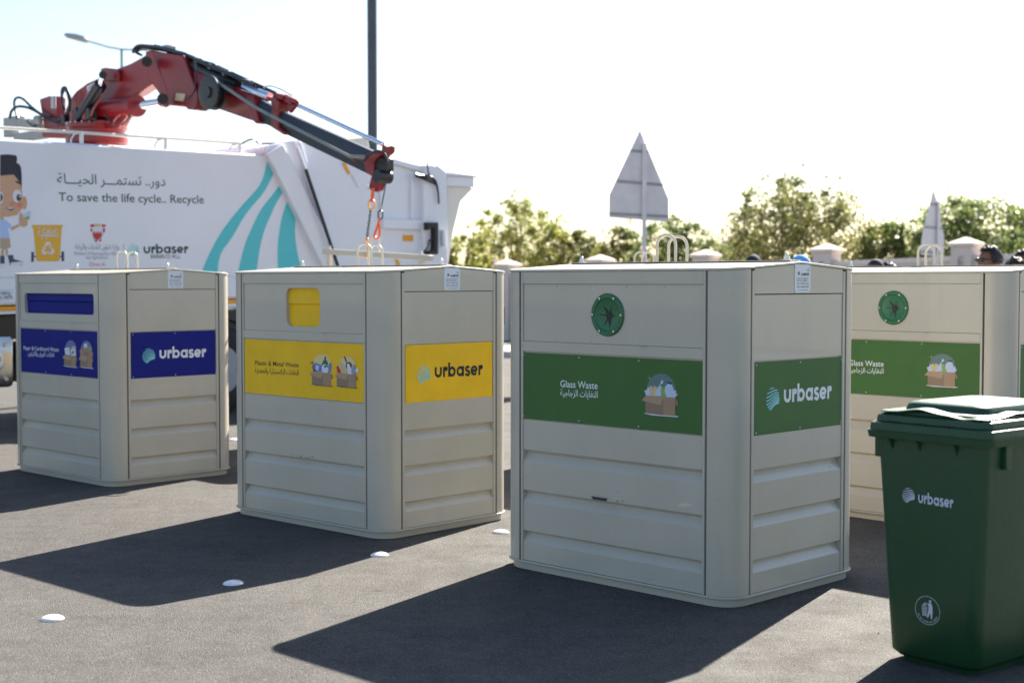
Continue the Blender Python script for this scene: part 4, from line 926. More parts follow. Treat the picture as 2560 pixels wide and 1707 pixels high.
MB().cyl(cp(*k1(1255, 755), -.08), cp(*k1(1480, 722), -.08), .048, n=18).build('knuckle_rod', 'chrome', crane)
# knee
cpr([(1335, 255), (1400, 246), (1430, 300), (1470, 430), (1540, 620), (1548, 700), (1535, 755), (1510, 772), (1480, 750), (1465, 650), (1392, 545), (1350, 475), (1335, 400)], k1, -.24, -.165, 'link_plate')
cpr([(1398, 250), (1675, 288), (1700, 330), (1745, 460), (1812, 640), (1812, 720), (1798, 775), (1770, 795), (1745, 765), (1725, 790), (1700, 765), (1545, 750), (1470, 430)], k1, -.235, .12, 'knee_box')
for (x, y, r_) in ((1350, 350, .055), (1495, 690, .06)): MB().cyl(cp(*k1(x, y), -.27), cp(*k1(x, y), -.2), r_, n=20).build('knee_pin', 'hose', crane)
cpr([(1618, 636), (1702, 645), (1688, 712), (1602, 704)], k1, -.238, -.2355, 'rating_plate', 'tanp', bevel=.001)
b = MB().tube([cp(*k1(*p), -.26) for p in catmull([(1790, 340), (1800, 470), (1790, 600), (1740, 680), (1690, 700)], 5)], .009, 6).build('hydraulic_hose', 'hose', crane)
# outer boom, hexagonal sections
def boom(top, bot, k, ya, yb, name, m, ridge=.42):
    (x0, y0), (x1, y1) = top; (x2, y2), (x3, y3) = bot; V = []; ya, yb = ya*KY, yb*KY
    for (tx, ty), (bx, by) in (((x0, y0), (x2, y2)), ((x1, y1), (x3, y3))):
        yc = (ya+yb)/2; hw = (yb-ya)/2
        Tt, Bt = cp(*k(tx, ty), ya), cp(*k(bx, by), ya); Md = Tt.lerp(Bt, ridge)
        V += [Vector((Tt.x, yc-hw*.55, Tt.z)), Vector((Md.x, yc-hw, Md.z)), Vector((Bt.x, yc-hw*.55, Bt.z)), Vector((Bt.x, yc+hw*.55, Bt.z)), Vector((Md.x, yc+hw, Md.z)), Vector((Tt.x, yc+hw*.55, Tt.z))]
    return MB().add(V, [(0, 1, 2, 3, 4, 5), (6, 11, 10, 9, 8, 7)]+[(i, (i+1) % 6, (i+1) % 6+6, i+6) for i in range(6)]).build(name, m, crane, bevel=.006, smooth=20)
boom([(180, 320), (835, 645)], [(250, 690), (870, 905)], k2, -.17, .17, 'outer_boom', 'red')
cpr([(785, 640), (860, 655), (905, 905), (878, 918), (830, 870)], k2, -.19, .19, 'boom_collar')
boom([(800, 655), (1040, 770)], [(850, 880), (1050, 965)], k2, -.145, .145, 'boom_extension', 'crane_grey')
cpr([(1010, 690), (1045, 650), (1095, 720), (1078, 800), (1090, 950), (1155, 1002), (1130, 1020), (1012, 945), (1022, 760)], k2, -.17, .12, 'boom_collar')
cpr([(1045, 630), (1120, 655), (1120, 700), (1050, 690)], k2, -.15, .05, 'collar_lug')
cpr([(1100, 640), (1250, 700), (1245, 740), (1110, 690)], k2, -.10, .0, 'rod_carrier')
cpr([(1165, 715), (1250, 745), (1190, 822), (1165, 790)], k2, -.08, .0, 'rod_bracket')
boom([(1070, 790), (1945, 1175)], [(1085, 990), (1905, 1385)], k2, -.125, .125, 'boom_extension', 'crane_grey')
MB().cyl(cp(*k2(215, 340), -.02), cp(*k2(720, 575), -.02), .06, n=14).build('extension_cylinder', 'hose', crane)
for dy in (-60, -25):
    MB().cyl(cp(*k2(470, 430+dy), .06), cp(*k2(1060, 700+dy), .06), .022, n=8).build('pressure_pipe', 'hose', crane)
MB().cyl(cp(*k2(775, 585), -.05), cp(*k2(1010, 672), -.05), .045, n=14).build('extension_rod', 'chrome', crane)
MB().cyl(cp(*k2(1150, 690), .0), cp(*k2(1240, 735), .0), .05, n=14).build('rod_gland', 'red', crane)
MB().cyl(cp(*k2(1235, 735), .0), cp(*k2(2045, 1105), .0), .022, n=12).build('extension_rod', 'chrome', crane)
cpr([(2035, 1105), (2075, 1130), (2130, 1118), (2125, 1180), (2085, 1215), (2030, 1190)], k2, -.05, .05, 'rod_bracket')
MB().tube([cp(*k2(*p), -.2) for p in ((500, 505), (560, 560), (905, 785), (1740, 1215), (1880, 1222))], .017, 8).build('winch_line', 'pole_far', crane)
for c_, y_ in (((450, 630), -.26), ((508, 636), -.16)):
    q = cp(*k2(*c_), y_); MB().lathe((q.x, q.y, q.z), [(0, -.015), (.16, -.015), (.18, -.01), (.18, .01), (.16, .015), (.06, .01), (.055, .03), (0, .03)], 36, 'y').build('hose_reel', 'plastic_black', crane)
q = cp(*k2(480, 633), -.21); MB().lathe((q.x, q.y, q.z), [(0, -.05), (.13, -.05), (.13, .05), (0, .05)], 28, 'y').build('reel_drum', 'hose', crane)
# hoses over the knee
for k_, P in enumerate(([(1225, 240), (1260, 205), (1330, 200), (1480, 225), (1620, 265), (1720, 285), (1830, 350), (1960, 400), (2120, 470), (2330, 570)], [(1290, 285), (1225, 240), (1290, 215), (1420, 235), (1600, 262), (1760, 300), (1900, 375), (2060, 430), (2330, 560)],
        [(1300, 290), (1250, 262), (1300, 235), (1440, 215), (1560, 240), (1700, 275), (1790, 330), (2000, 420)], [(1430, 195), (1460, 225), (1520, 210), (1600, 250), (1700, 290)])):
    MB().tube([cp(*k1(*p), -.10+.05*k_) for p in catmull(P, 4)], .015, 7).build('hydraulic_hose', 'hose', crane)
for k_ in range(4):
    rr_ = random.Random(k_); P = [(x+rr_.uniform(-18, 18), y+rr_.uniform(-14, 14)) for x, y in ((1235, 250), (1330, 215), (1450, 222), (1560, 245), (1690, 285), (1800, 335), (1950, 395), (2150, 480), (2350, 585))]
    MB().tube([cp(*k1(*p), -.06+.03*k_) for p in catmull(P, 4)], .019, 7).build('hydraulic_hose', 'hose', crane)
MB().box(*(lambda q: (q.x-.08, q.x+.08, -.06, .06, q.z, q.z+.05))(cp(*k1(1540, 245)))).build('hose_clamp', 'lamp_body', crane, bevel=.008)
MB().tube([cp(*k2(*p), -.05) for p in catmull([(950, 585), (1000, 572), (1080, 590), (1180, 640), (1212, 660)], 5)], .006, 6).build('guide_wire', 'hose', crane)
for x, y in ((300, 330), (560, 450), (740, 530), (430, 390)): 
    q = cp(*k2(x, y), -.1); MB().box(q.x-.015, q.x+.015, -.08, .02, q.z-.03, q.z+.03).build('hose_clamp', 'pole_far', crane, bevel=.006)
# hose loops at the crane foot
for P, r_ in (([(165, 870), (130, 740), (150, 682), (210, 690), (290, 765), (380, 830), (470, 855)], .016), ([(90, 865), (108, 800), (165, 760), (260, 772), (360, 822), (450, 880), (560, 885), (625, 800), (640, 690), (618, 610), (590, 585), (568, 620), (575, 720), (590, 790)], .018),
        ([(390, 850), (480, 895), (560, 910), (610, 870), (640, 790), (630, 680), (600, 600), (575, 640)], .015), ([(250, 890), (290, 930), (330, 940)], .012), ([(1190, 815), (1180, 880), (1120, 930)], .012)):
    MB().tube([cp(*k1(*p), -.15) for p in catmull(P, 5)], r_, 8).build('hydraulic_hose', 'hose', crane)
cpr([(360, 692), (440, 664), (520, 664), (520, 830), (545, 955), (405, 958)], k1, -.15, .1, 'control_box')
MB().cyl(cp(*k1(492, 668), -.2), cp(*k1(492, 778), -.2), .03, n=14).build('oil_filter', 'lamp_body', crane)
for (x0_, y0_, x1_, y1_) in ((28, 885, 85, 935), (85, 870, 165, 935), (180, 900, 260, 960), (255, 915, 350, 955), (120, 1000, 385, 1065), (30, 980, 110, 1020)):
    a_, b_ = cp(*k1(x0_, y1_), -.1), cp(*k1(x1_, y0_), -.1); MB().box(a_.x, b_.x, -.1, .0, a_.z-.03, b_.z+.04).build('valve_block', 'valve', crane, bevel=.008)
MB().lathe(tuple(cp(*k1(352, 885), -.1)), [(0, -.05), (.06, -.05), (.07, 0), (.05, .05), (0, .06)], 16).build('swivel', 'valve', crane)
# boom head, hook link, chain
cpr([(1740, 1210), (1890, 1218), (1890, 1262), (1760, 1262)], k2, -.17, -.12, 'head_bracket')
cpr([(1895, 1190), (1950, 1180), (2040, 1180), (1960, 1260), (1965, 1400), (1940, 1400), (1885, 1360), (1870, 1280)], k2, -.15, .15, 'boom_head')
cpr([(1955, 1222), (2080, 1230), (2080, 1345), (1985, 1395)], k2, -.10, .10, 'head_block', 'hose')
q = cp(*k2(2048, 1405), -.02); MB().lathe((q.x, q.y, q.z), [(0, -.08), (.062, -.08), (.066, 0), (.062, .08), (0, .08)], 24, 'y').build('rope_sheave', 'plastic_black', crane)
MB().tube([cp(*k2(*p), -.18) for p in catmull([(1790, 1240), (1860, 1262), (1920, 1205), (1990, 1170), (2060, 1190), (2090, 1270)], 5)], .013, 7).build('hydraulic_hose', 'hose', crane)
cpr([(1940, 1395), (2000, 1400), (2040, 1460), (2020, 1530), (1975, 1545), (1930, 1530), (1915, 1490)], k2, -.05, .05, 'hook_link')
MB().cyl(cp(*k2(1905, 1505), -.05), cp(*k2(1935, 1505), .05), .022, n=12).build('link_pin', 'steel', crane)
def world_crane(v): return MC.inverted() @ v
def link(c_, L, w_, r_, ang, name, m, tilt=Vector((0, 0, 1))):
    t = tilt.normalized(); s_ = Vector((math.cos(ang), math.sin(ang), 0)); s_ = (s_-t*s_.dot(t)).normalized(); pts = []
    for i in range(16):
        a = 2*math.pi*i/16; pts.append(c_ + s_*(w_*math.cos(a)) + t*(((L-w_) if math.sin(a) > 0 else -(L-w_))+w_*math.sin(a)))
    return MB().tube([world_crane(p) for p in pts], r_, 7, closed=True).build(name, m, crane)
YH = 13.5
def chain(pa, pb, n, name='chain_link'):
    A, B = at(*pa, YH), at(*pb, YH); d = (B-A); st = d.length/n
    for i in range(n): link(A+d*((i+.5)/n), st*.68, st*.33, st*.13, R(90*(i % 2)+20), name, 'hose', d)
MB().tube([world_crane(at(x, y, YH)) for x, y in ((933, 470), (931, 492), (928, 505))], .016, 8).build('hook_shank', 'hook', crane)
link(at(929, 511, YH), .041, .030, .009, R(0), 'hook_ring', 'hook_y')
chain((927, 522), (917, 597), 10)
link(at(917, 602, YH), .022, .014, .007, R(0), 'hook_ring', 'hook_y')
MB().tube([world_crane(at(x, y, YH)) for x, y in catmull([(918, 606), (919, 620), (921, 635), (917, 643), (911, 641), (912, 634)], 4)], .010, 8).build('chain_hook', 'hook_y', crane)
MB().tube([world_crane(at(x, y, YH)) for x, y in ((965, 455), (960, 485), (954, 515))], .0055, 6).build('steel_cable', 'hose', crane)
MB().tube([world_crane(at(x, y, YH)) for x, y in ((954, 513), (953, 525))], .010, 6).build('cable_ferrule', 'lamp_body', crane)
link(at(951, 537, YH), .039, .021, .007, R(0), 'cable_eye', 'hose')
MB().tube([world_crane(at(x, y, YH)) for x, y in catmull([(950, 545), (944, 565), (937, 585), (936, 592), (943, 596), (948, 588), (949, 572), (947, 556)], 4)], .011, 8).build('safety_hook', 'hook', crane)

# ------------------------------------------------------------------ poles, lamp, road signs
p = at(932, 500, 24); pole = thing('lamp_column', 'tall dark grey pole rising behind the white truck', 'pole', (p.x, p.y, 0))
MB().lathe((0, 0, 0), [(.30, 0), (.30, .03), (.12, .04), (.095, .5), (.083, 2.5), (.080, 11.5), (0, 11.6)], 20).build('shaft', 'pole', pole)
MB().lathe((0, 0, 0), [(.10, 2.0), (.10, 2.03), (0, 2.04)], 12).build('collar', 'pole', pole)
p = at(304, 124, 37); sl_ = thing('street_lamp', 'distant street lamp with one grey head, above the red crane', 'street lamp', (p.x, p.y, 0)); z0 = p.z
MB().lathe((0, 0, 0), [(.12, 0), (.10, .6), (.05, .7), (.035, z0-.02), (0, z0)], 12).build('mast', 'pole_far', sl_)
q = at(219, 103, 37)-Vector((p.x, p.y, 0)); q2 = at(420, 128, 37)-Vector((p.x, p.y, 0))
MB().tube([(q.x, q.y, q.z), (-.35, 0, z0-.0+.06), (0, 0, z0), (.3, 0, z0-.01), (q2.x, q2.y, q2.z)], .022, 8).build('arm', 'pole_far', sl_)
a_ = at(160, 87, 37)-Vector((p.x, p.y, 0)); dv_ = (q-a_); L = dv_.length; ang = math.atan2(dv_.z, dv_.x)
b = MB()
for t, w_, hh in ((0, .03, .02), (.12, .10, .06), (.5, .15, .09), (.85, .14, .09), (1.0, .05, .04)): pass
ringz = []; V = []; F = []
secs = ((0, .03, .015, .015), (.1, .10, .05, .035), (.45, .15, .085, .05), (.8, .15, .09, .06), (.97, .11, .07, .05), (1.03, .05, .03, .03))
for t, hw, hu, hd in secs: V += [(t*L, -hw, 0), (t*L, -hw*.6, hu), (t*L, hw*.6, hu), (t*L, hw, 0), (t*L, hw*.75, -hd), (t*L, -hw*.75, -hd)]
for i in range(len(secs)-1): F += [(i*6+j, i*6+(j+1) % 6, (i+1)*6+(j+1) % 6, (i+1)*6+j) for j in range(6)]
F += [(0, 1, 2, 3, 4, 5), tuple(range(30, 36))[::-1]]
Mx = Matrix.Translation(a_) @ Matrix.Rotation(-ang, 4, 'Y')
b.add(V, F).xf(Mx); hd = b.build('lamp_head', 'lamp_body', sl_, smooth=40)
MB().box(.12*L, .72*L, -.09, .09, -.066, -.045).xf(Mx).build('lens', 'lamp_glass', hd, bevel=.01)

def road_sign(label, pix, Y, yaw, post_px, ribs, name='road_sign', pw=.034):
    base = at(post_px[0], 560, Y); loc = Vector((base.x, base.y, 0)); root = thing(name, label, 'road sign', loc, yaw, 'arrow shaped road signs seen from behind'); M = mtx(loc, yaw)
    S_ = Surf(M, (0, -.03, 0), (1, 0, 0), (0, 0, 1)); pts = [S_.pt(*S_.px(*p), 0) for p in pix]
    MB().prism(pts, (0, .006, 0)).build('sign_panel', 'sign_back', root)
    top = max(p.z for p in pts); 
    MB().box(-pw, pw, -.075, -.044, 0, top-.2).build('post', 'sign_back', root, bevel=.01)
    for (xa, ya, xb, yb) in ribs:
        A, B = S_.pt(*S_.px(xa, ya), .0), S_.pt(*S_.px(xb, yb), .0)
        b = MB().prism([A+Vector((0, -.001, .022)), A+Vector((0, -.013, .022)), A+Vector((0, -.013, -.022)), A+Vector((0, -.001, -.022))], B-A); b.build('stiffening_rail', 'sign_rib', root)
    return root
s1 = lambda x, y: (1120+x*.31463, 300+y*.31463)
road_sign('back of the larger grey arrow shaped road sign, above the nearest container', [s1(*p) for p in ((1525, 82), (1283, 595), (1280, 775), (1753, 812), (1753, 630))], 22, R(22), s1(1545, 600),
          [(*s1(1450, 245), *s1(1588, 255)), (*s1(1345, 487), *s1(1705, 517)), (*s1(1284, 745), *s1(1750, 768))])
s2 = lambda x, y: (1800+x*.32313, 380+y*.32313)
road_sign('narrow edge-on arrow shaped road sign seen from behind, beside the right wall pillar', [s2(*p) for p in ((1650, 290), (1625, 400), (1580, 570), (1560, 680), (1560, 795), (1735, 815), (1733, 640), (1718, 590), (1690, 400))], 25, R(50), s2(1662, 600),
          [(*s2(1622, 405), *s2(1685, 405)), (*s2(1585, 580), *s2(1710, 592)), (*s2(1562, 770), *s2(1733, 785))])

# ------------------------------------------------------------------ boundary wall with pillars
def wpt(t): return WA + WDIR*t
pil = [(1269, 649, 66), (1501, 637, 77), (1764, 624, 74), (2067, 609, 91), (2414, 593, 97)]
Ypil = []
wall = thing('boundary_wall', 'pinkish beige boundary wall running behind the car park', 'wall', WA, math.atan2(WDIR.y, WDIR.x))
labels = ['wall pillar with pyramid cap in the gap between yellow and nearest containers', 'second wall pillar with pyramid cap, left of the large arrow sign', 'wall pillar with pyramid cap right of the large arrow sign',
          'wall pillar with pyramid cap above the right corner of the nearest container', 'largest wall pillar, beside the man in sunglasses']
MW = mtx(WA, math.atan2(WDIR.y, WDIR.x)); tops = []
def line_t(px):
    r = ray(px, 650); d = Vector((r.x, r.y)); # WA + WDIR t = s d
    A = Matrix(((WDIR.x, -d.x), (WDIR.y, -d.y))); s = A.inverted() @ Vector((-WA.x, -WA.y)); return s.x, s.y*r.y
for i, (px, pt, wd) in enumerate(pil):
    t, Y = line_t(px); P = wpt(t); ztop = at(px, pt, P.y).z; tops.append((t, ztop))
pil_root = None
def pillar(t, zt, lab):
    loc = wpt(t); r = thing('wall_pillar', lab, 'pillar', loc, math.atan2(WDIR.y, WDIR.x), 'square pillars along the boundary wall')
    hw = .205; b = MB(); nz0, nz1 = .9, zt-.36   # arched niche faces the camera side (-Y)
    zc = zt-.19
    arcp = [(.065*math.cos(R(a)), nz1-.065+.065*math.sin(R(a))) for a in range(0, 181, 20)]
    inner = [(.065, nz0)]+arcp+[(-.065, nz0)]
    outl = [(hw, 0), (hw, zc), (-hw, zc), (-hw, 0)]
    # front face built as two halves round the niche
    n = len(inner); mid = n//2
    Rr = [(hw, 0), (hw, zc), (0, zc)]+[inner[k] for k in range(mid, -1, -1)]+[(0, nz0), (0, 0)]
    Ll = [(-hw, 0), (0, 0), (0, nz0)]+[inner[k] for k in range(n-1, mid-1, -1)]+[(0, zc), (-hw, zc)]
    for pl_ in (Rr, Ll): b.poly([(x, -hw, z) for x, z in pl_])
    for k in range(n): 
        j = (k+1) % n; b.add([(inner[k][0], -hw, inner[k][1]), (inner[j][0], -hw, inner[j][1]), (inner[j][0], -hw+.16, inner[j][1]), (inner[k][0], -hw+.16, inner[k][1])], [(0, 1, 2, 3)])
    b.poly([(x, -hw+.16, z) for x, z in inner])
    b.add([(hw, -hw, 0), (hw, hw, 0), (hw, hw, zc), (hw, -hw, zc), (-hw, -hw, 0), (-hw, hw, 0), (-hw, hw, zc), (-hw, -hw, zc)], [(0, 1, 2, 3), (4, 7, 6, 5), (1, 5, 6, 2), (3, 2, 6, 7)])
    b.build('shaft', 'wall', r, smooth=0)
    MB().loft([(zc+.001, .225, .225, .01), (zc+.025, .258, .258, .02), (zc+.075, .27, .27, .02), (zc+.08, .26, .26, .02), (zt-.002, .02, .02, .01)], n=2).build('cap', 'cap', r, smooth=20)
for (t, zt), lab in zip(tops, labels): pillar(t, zt, lab)
ws = [(line_t(px)[0], at(px, py, wpt(line_t(px)[0]).y).z) for px, py in ((2102, 653), (2302, 645), (2504, 637))]
sl2 = (ws[2][1]-ws[0][1])/(ws[2][0]-ws[0][0])
def wz(t): return ws[0][1]+sl2*(t-ws[0][0])
ta, tb = -22, 24
b = MB().prism([(ta, -.10, 0), (tb, -.10, 0), (tb, -.10, wz(tb)-.10), (ta, -.10, wz(ta)-.10)], (0, .2, 0)); b.build('wall_panel', 'wall', wall)
b = MB().prism([(ta, -.13, wz(ta)-.099), (tb, -.13, wz(tb)-.099), (tb, -.13, wz(tb)), (ta, -.13, wz(ta))], (0, .26, 0)); b.build('coping', 'cap', wall, bevel=.015)

# ------------------------------------------------------------------ trees beyond the wall
def tree(label, px, ptop, hw_px, Y, leaf, seed, zbase=1.5, n_cl=150, per=60, lsize=.09, wisps=6, flatten=1.0, name='broadleaf_tree', group='trees beyond the boundary wall'):
    rnd = random.Random(seed); base = at(px, 650, Y); top = at(px, ptop, Y).z; rw = hw_px/FPX*Y
    root = thing(name, label, 'tree', (base.x, base.y, 0), 0, group)
    rz_ = (top-zbase)/2; cz = zbase+rz_
    b = MB(); b.tube([(0, 0, 0), (.04, .02, zbase*.6), (-.03, 0, zbase+.2)], [.13, .10, .08], 8)
    cl = []
    for i in range(int(n_cl*1.15)):
        while True:
            q = Vector((rnd.uniform(-1, 1), rnd.uniform(-1, 1), rnd.uniform(-1, 1)))
            if .25 < (q.x*q.x+q.y*q.y+max(0, q.z)**2)**.5 < 1: break
        lob = 1+.16*math.sin(3*math.atan2(q.y, q.x)+seed)+.12*math.sin(5*q.x+seed*2)
        c_ = Vector((q.x*rw*lob, q.y*rw*lob, cz+q.z*rz_*(.92+.16*rnd.random())))
        cl.append((c_, rw*rnd.uniform(.055, .16)*(1.3-.45*q.z)))
    for i in range(wisps):
        a = rnd.uniform(0, 6.28); rr_ = rnd.uniform(.1, .85); zz = top+rnd.uniform(-.5, .38)*rz_*(1-.5*rr_); cw = Vector((rw*rr_*math.cos(a), rw*.6*rr_*math.sin(a), zz)); cl.append((cw, .055))
        cl.append((cw*.93+Vector((rnd.uniform(-.1, .1), 0, -.12)), .05)); b.tube([tuple(cw), tuple(cw*.6+Vector((0, 0, .3)))], [.004, .012], 4)
    for k in range(9):
        c_ = cl[rnd.randrange(len(cl))][0]; m_ = c_*.5+Vector((rnd.uniform(-.2, .2), rnd.uniform(-.2, .2), .3*zbase))
        b.tube([(-.03, 0, zbase*.8+.05*k), tuple(m_), tuple(c_)], [.055, .035, .010], 6)
        for _ in range(3):
            c2 = cl[rnd.randrange(len(cl))][0]
            if (c2-c_).length < rw*.8: b.tube([tuple(m_), tuple((m_+c2)/2+Vector((0, 0, .1))), tuple(c2)], [.022, .015, .006], 5)
    b.build('trunk', 'bark', root)
    V = []; F = []
    for c_, r_ in cl:
        for _ in range(per if r_ > .06 else 9):
            d = Vector((rnd.gauss(0, 1), rnd.gauss(0, 1), rnd.gauss(0, .8)))*r_*.62; p_ = c_+d
            u_ = Vector((rnd.gauss(0, 1), rnd.gauss(0, 1), rnd.gauss(0, 1))).normalized(); v_ = u_.orthogonal().normalized(); v_ = Matrix.Rotation(rnd.uniform(0, 6.28), 3, u_) @ v_; s_ = lsize*rnd.uniform(.6, 1.3)
            w2 = u_.cross(v_); n_ = len(V)
            V += [tuple(p_-v_*s_*.6), tuple(p_+w2*s_*.30), tuple(p_+v_*s_*.7), tuple(p_-w2*s_*.30)]; F.append((n_, n_+1, n_+2, n_+3))
    me = bpy.data.meshes.new('crown'); me.from_pydata(V, [], F); me.materials.append(M_[leaf]); o = bpy.data.objects.new('crown', me); COL.objects.link(o); o.parent = root
    return root
tree('low yellow flowering bush right behind the truck tailgate', 1150, 585, 70, 36.5, 'leaf_yellow', 3, zbase=1.2, n_cl=70, name='bush')
tree('loose yellow-green tree between the truck and the large arrow sign', 1300, 505, 125, 40, 'leaf_yellow', 11, n_cl=120, per=60)
tree('low dark olive tree just left of the large arrow sign', 1430, 580, 90, 40, 'leaf_olive', 5, zbase=1.5, n_cl=90)
tree('low green tree directly behind the large arrow sign', 1555, 575, 90, 41, 'leaf_olive', 8, zbase=1.5, n_cl=80, per=60)
tree('rounded bright green tree right of the large arrow sign', 1695, 548, 115, 40, 'leaf_green', 9, zbase=1.5, n_cl=110)
tree('tallest olive tree with stray twigs above its crown', 1985, 448, 170, 37, 'leaf_olive', 21, zbase=1.5, n_cl=230, per=60, wisps=12)
tree('dark green tree left of the narrow arrow sign', 2235, 560, 100, 37, 'leaf_green', 15, zbase=1.4, n_cl=120, per=60)
tree('wide green tree behind the right pillar and the man in sunglasses', 2440, 492, 165, 36, 'leaf_green', 31, zbase=1.4, n_cl=260, per=60, wisps=4)
tree('green tree at the right edge of the view', 2640, 505, 130, 38, 'leaf_green', 33, zbase=1.5, n_cl=120)
tree('small sparse tree between the nearest signs, low crown', 1840, 590, 85, 41, 'leaf_olive', 41, zbase=1.5, n_cl=50, per=60)

# ------------------------------------------------------------------ people standing behind the containers
def person(label, px, ptop, Y, yaw, shirt, head='hair', glasses=False, mask=False, name='person', seed=0, scale=None, lean=0):
    p = at(px, ptop, Y); hgt = p.z; root = thing(name, label, 'person', (p.x, p.y, 0), yaw, 'people standing behind the containers'); s = hgt/1.78
    # local frame: faces -Y. one continuous skinned figure
    J = [(0, 0, .94, .13), (0, .01, 1.10, .125), (0, .01, 1.28, .135), (0, .0, 1.42, .115), (0, 0, 1.49, .058), (0, -.01, 1.56, .058)]
    E_ = [(0, 1), (1, 2), (2, 3), (3, 4), (4, 5)]
    for sx in (-1, 1):
        o = len(J); J += [(sx*.10, 0, .90, .092), (sx*.11, -.01, .50, .060), (sx*.115, .01, .09, .042), (sx*.12, -.10, .04, .038), (sx*.12, -.18, .03, .03)]; E_ += [(0, o), (o, o+1), (o+1, o+2), (o+2, o+3), (o+3, o+4)]
        o = len(J); J += [(sx*.19, .01, 1.41, .055), (sx*.235, .02, 1.15, .040), (sx*.225, -.05, .90, .029), (sx*.22, -.07, .84, .030)]; E_ += [(3, o), (o, o+1), (o+1, o+2), (o+2, o+3)]
        h_ = o+3
        for k in range(4):
            q = len(J); J += [(sx*.218, -.10+.018*k, .80, .0095), (sx*.212, -.105+.018*k, .765+.004*abs(k-1.5), .008), (sx*.200, -.105+.018*k, .74+.006*abs(k-1.5), .007)]; E_ += [(h_, q), (q, q+1), (q+1, q+2)]
        q = len(J); J += [(sx*.205, -.105, .83, .011), (sx*.195, -.125, .80, .009)]; E_ += [(h_, q), (q, q+1)]
    me = bpy.data.meshes.new('body'); me.from_pydata([j[:3] for j in J], E_, []); tmp = bpy.data.objects.new('body', me); COL.objects.link(tmp)
    sk = tmp.modifiers.new('skin', 'SKIN'); 
    for i, j in enumerate(J): me.skin_vertices[0].data[i].radius = (j[3], j[3]*(.82 if i < 4 else 1))
    me.skin_vertices[0].data[0].use_root = True
    sb = tmp.modifiers.new('sub', 'SUBSURF'); sb.levels = 1; sb.render_levels = 1
    dg = bpy.context.evaluated_depsgraph_get(); dg.update(); m2 = bpy.data.meshes.new_from_object(tmp.evaluated_get(dg)); bpy.data.objects.remove(tmp)
    bm = bmesh.new(); bm.from_mesh(m2)
    # head: shaped sphere with nose, chin, brows and ears
    V = []; N, Mm = 20, 28; hb = MB()
    for i in range(N+1):
        th = math.pi*i/N
        for j in range(Mm):
            ph = 2*math.pi*j/Mm; x = math.sin(th)*math.cos(ph); y = math.sin(th)*math.sin(ph); z = math.cos(th)
            X, Yy, Z = x*.078, y*.098, z*.118
            if z < 0: X *= 1-.28*z*z; Yy *= 1-.12*z*z
            if y < 0:
                f_ = max(0, 1-abs(x)/.22)
                Yy -= .024*f_*math.exp(-((z+.12)/.13)**2)                      # nose
                Yy += .010*math.exp(-((z-.08)/.09)**2)*math.exp(-((abs(x)-.38)/.2)**2)  # eye sockets
                Yy -= .008*math.exp(-((z+.42)/.08)**2)*max(0, 1-abs(x)/.4)      # lips
                Yy -= .008*math.exp(-((z+.72)/.15)**2)*max(0, 1-abs(x)/.5)      # chin
            V.append((X, Yy-.012, 1.655+Z))
    F = [(i*Mm+j, (i+1)*Mm+j, (i+1)*Mm+(j+1) % Mm, i*Mm+(j+1) % Mm) for i in range(N) for j in range(Mm)]
    hb.add(V, F)
    for sx in (-1, 1): hb.lathe((sx*.080, .012, 1.645), [(0, -.010), (.020, -.008), (.028, 0), (.020, .008), (0, .006)], 12, 'x')
    o2 = bpy.data.meshes.new('h'); o2.from_pydata(hb.v, [], hb.f); bm.from_mesh(o2); bpy.data.meshes.remove(o2)
    m3 = bpy.data.meshes.new('body'); bm.to_mesh(m3); bm.free(); m3.materials.append(M_['skin']); o = bpy.data.objects.new('body', m3); COL.objects.link(o); o.parent = root; o.scale = (s, s, s)
    rm = o.modifiers.new('remesh', 'REMESH'); rm.mode = 'VOXEL'; rm.voxel_size = .0075; rm.use_smooth_shade = True
    def garment(js, es, nm, m_):
        me = bpy.data.meshes.new(nm); me.from_pydata([j[:3] for j in js], es, []); t_ = bpy.data.objects.new(nm, me); COL.objects.link(t_); t_.modifiers.new('skin', 'SKIN')
        for i, j in enumerate(js): me.skin_vertices[0].data[i].radius = (j[3], j[4] if len(j) > 4 else j[3])
        me.skin_vertices[0].data[0].use_root = True; su = t_.modifiers.new('sub', 'SUBSURF'); su.levels = 2; su.render_levels = 2
        dg = bpy.context.evaluated_depsgraph_get(); dg.update(); mm = bpy.data.meshes.new_from_object(t_.evaluated_get(dg)); bpy.data.objects.remove(t_)
        mm.name = nm; mm.materials.append(M_[m_]); mm.shade_smooth(); g_ = bpy.data.objects.new(nm, mm); COL.objects.link(g_); g_.parent = root; g_.scale = (s, s, s); return g_
    js = [(0, 0, .90, .165, .14), (0, .01, 1.10, .150, .125), (0, .01, 1.28, .160, .13), (0, 0, 1.42, .135, .10), (0, .005, 1.475, .075, .075)]; es = [(0, 1), (1, 2), (2, 3), (3, 4)]
    for sx in (-1, 1): o_ = len(js); js += [(sx*.20, .01, 1.41, .075), (sx*.24, .02, 1.17, .062)]; es += [(3, o_), (o_, o_+1)]
    garment(js, es, 'shirt', shirt)
    js = [(0, 0, .98, .150, .125)]; es = []
    for sx in (-1, 1): o_ = len(js); js += [(sx*.10, 0, .88, .105), (sx*.11, -.01, .50, .082), (sx*.115, .01, .10, .068)]; es += [(0, o_), (o_, o_+1), (o_+1, o_+2)]
    garment(js, es, 'trousers', 'trousers')
    rnd = random.Random(seed); V = []; N, Mm = 12, 28
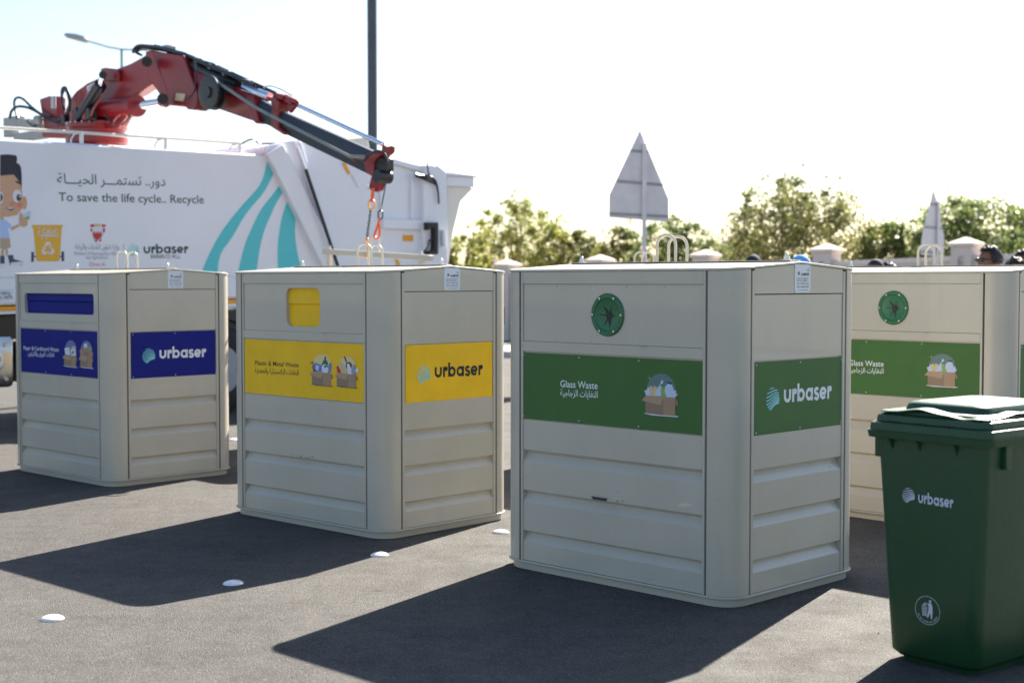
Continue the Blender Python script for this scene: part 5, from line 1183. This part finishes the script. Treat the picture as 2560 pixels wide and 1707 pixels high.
    for i in range(N+1):
        th = R(100)*i/N
        for j in range(Mm):
            ph = 2*math.pi*j/Mm; x = math.sin(th)*math.cos(ph); y = math.sin(th)*math.sin(ph); z = math.cos(th)
            lim = 1.0
            if y < -.25: th2 = min(th, R(52)); x = math.sin(th2)*math.cos(ph); y = math.sin(th2)*math.sin(ph); z = math.cos(th2)
            g_ = 1.10 if head == 'hair' else 1.07
            rg = (rnd.uniform(-.004, .013) if head == 'hair' else 0)
            V.append((x*(.080*g_+rg), (y*(.100*g_+rg))-.006, 1.655+z*(.122*g_+rg)+(.006 if head == 'hair' else 0)))
    F = [(i*Mm+j, (i+1)*Mm+j, (i+1)*Mm+(j+1) % Mm, i*Mm+(j+1) % Mm) for i in range(N) for j in range(Mm)]
    hb = MB().add(V, F); hm = {'hair': 'hair', 'blue': 'cap_blue', 'navy': 'cap_navy'}[head]
    ho = hb.build('hair' if head == 'hair' else 'cap', hm, root, smooth=60, fix=False); ho.scale = (s, s, s)
    if head != 'hair':
        pts = [(.075*math.cos(R(a)), -.075+.075*math.sin(R(a))*1.0, 1.71) for a in range(180, 361, 15)]
        pk = MB().prism([(x, y-.02, z-.012*abs(x)/.075) for x, y, z in pts], (0, 0, .006)).build('cap_peak', hm, ho)
        hh = MB().lathe((0, -.004, 1.63), [(.070, -.02), (.086, -.01), (.088, .02), (.080, .03)], 24).build('back_hair', 'hair', root); hh.scale = (s, s, s)
    if glasses:
        b = MB()
        for sx in (-1, 1): b.prism([(sx*.034+.026*math.cos(R(a)), -.112, 1.668+.019*math.sin(R(a))) for a in range(0, 360, 30)], (0, .010, 0))
        b.box(-.012, .012, -.114, -.106, 1.668, 1.674)
        for sx in (-1, 1): b.box(min(sx*.058, sx*.090), max(sx*.058, sx*.090), -.108, -.100, 1.664, 1.678); b.box(min(sx*.084, sx*.090), max(sx*.084, sx*.090), -.105, .015, 1.666, 1.676)
        gl = b.build('sunglasses', 'lens', root); gl.scale = (s, s, s)
    if mask:
        V = []; 
        for i in range(5):
            for j in range(9):
                a = R(-160+140*j/8); V.append((.083*math.cos(a), .118*math.sin(a)-.006-.01*(i == 1), 1.57+.018*i))
        mk = MB().add(V, [(i*9+j, i*9+j+1, (i+1)*9+j+1, (i+1)*9+j) for i in range(4) for j in range(8)]).build('face_mask', 'mask', root, fix=False); mk.scale = (s, s, s)
    return root
person('man in dark sunglasses looking left, beside the largest wall pillar', 2477, 618, 13.2, R(-78), 'shirt_dark', glasses=True, seed=4)
person('person in a black cap behind the middle of the nearest container', 1883, 637, 14.0, R(150), 'shirt_dark', head='navy', seed=5)
person('person in a bright blue cap behind the name plate of the nearest container', 2003, 638, 13.6, R(-120), 'shirt_light', head='blue', seed=6)
person('person in a navy cap and pale blue face mask behind the rear green-sign container', 2190, 648, 13.4, R(-40), 'shirt_dark', head='navy', mask=True, seed=7)
person('dark haired person half hidden right of the masked person', 2217, 658, 14.3, R(60), 'shirt_dark', seed=8)
person('dark haired person low at the right edge, in front of the wall', 2537, 647, 12.6, R(10), 'shirt_dark', seed=9)
person('dark haired person cut off by the right edge, taller than the one before', 2560, 627, 14.6, R(-60), 'shirt_dark', seed=10)
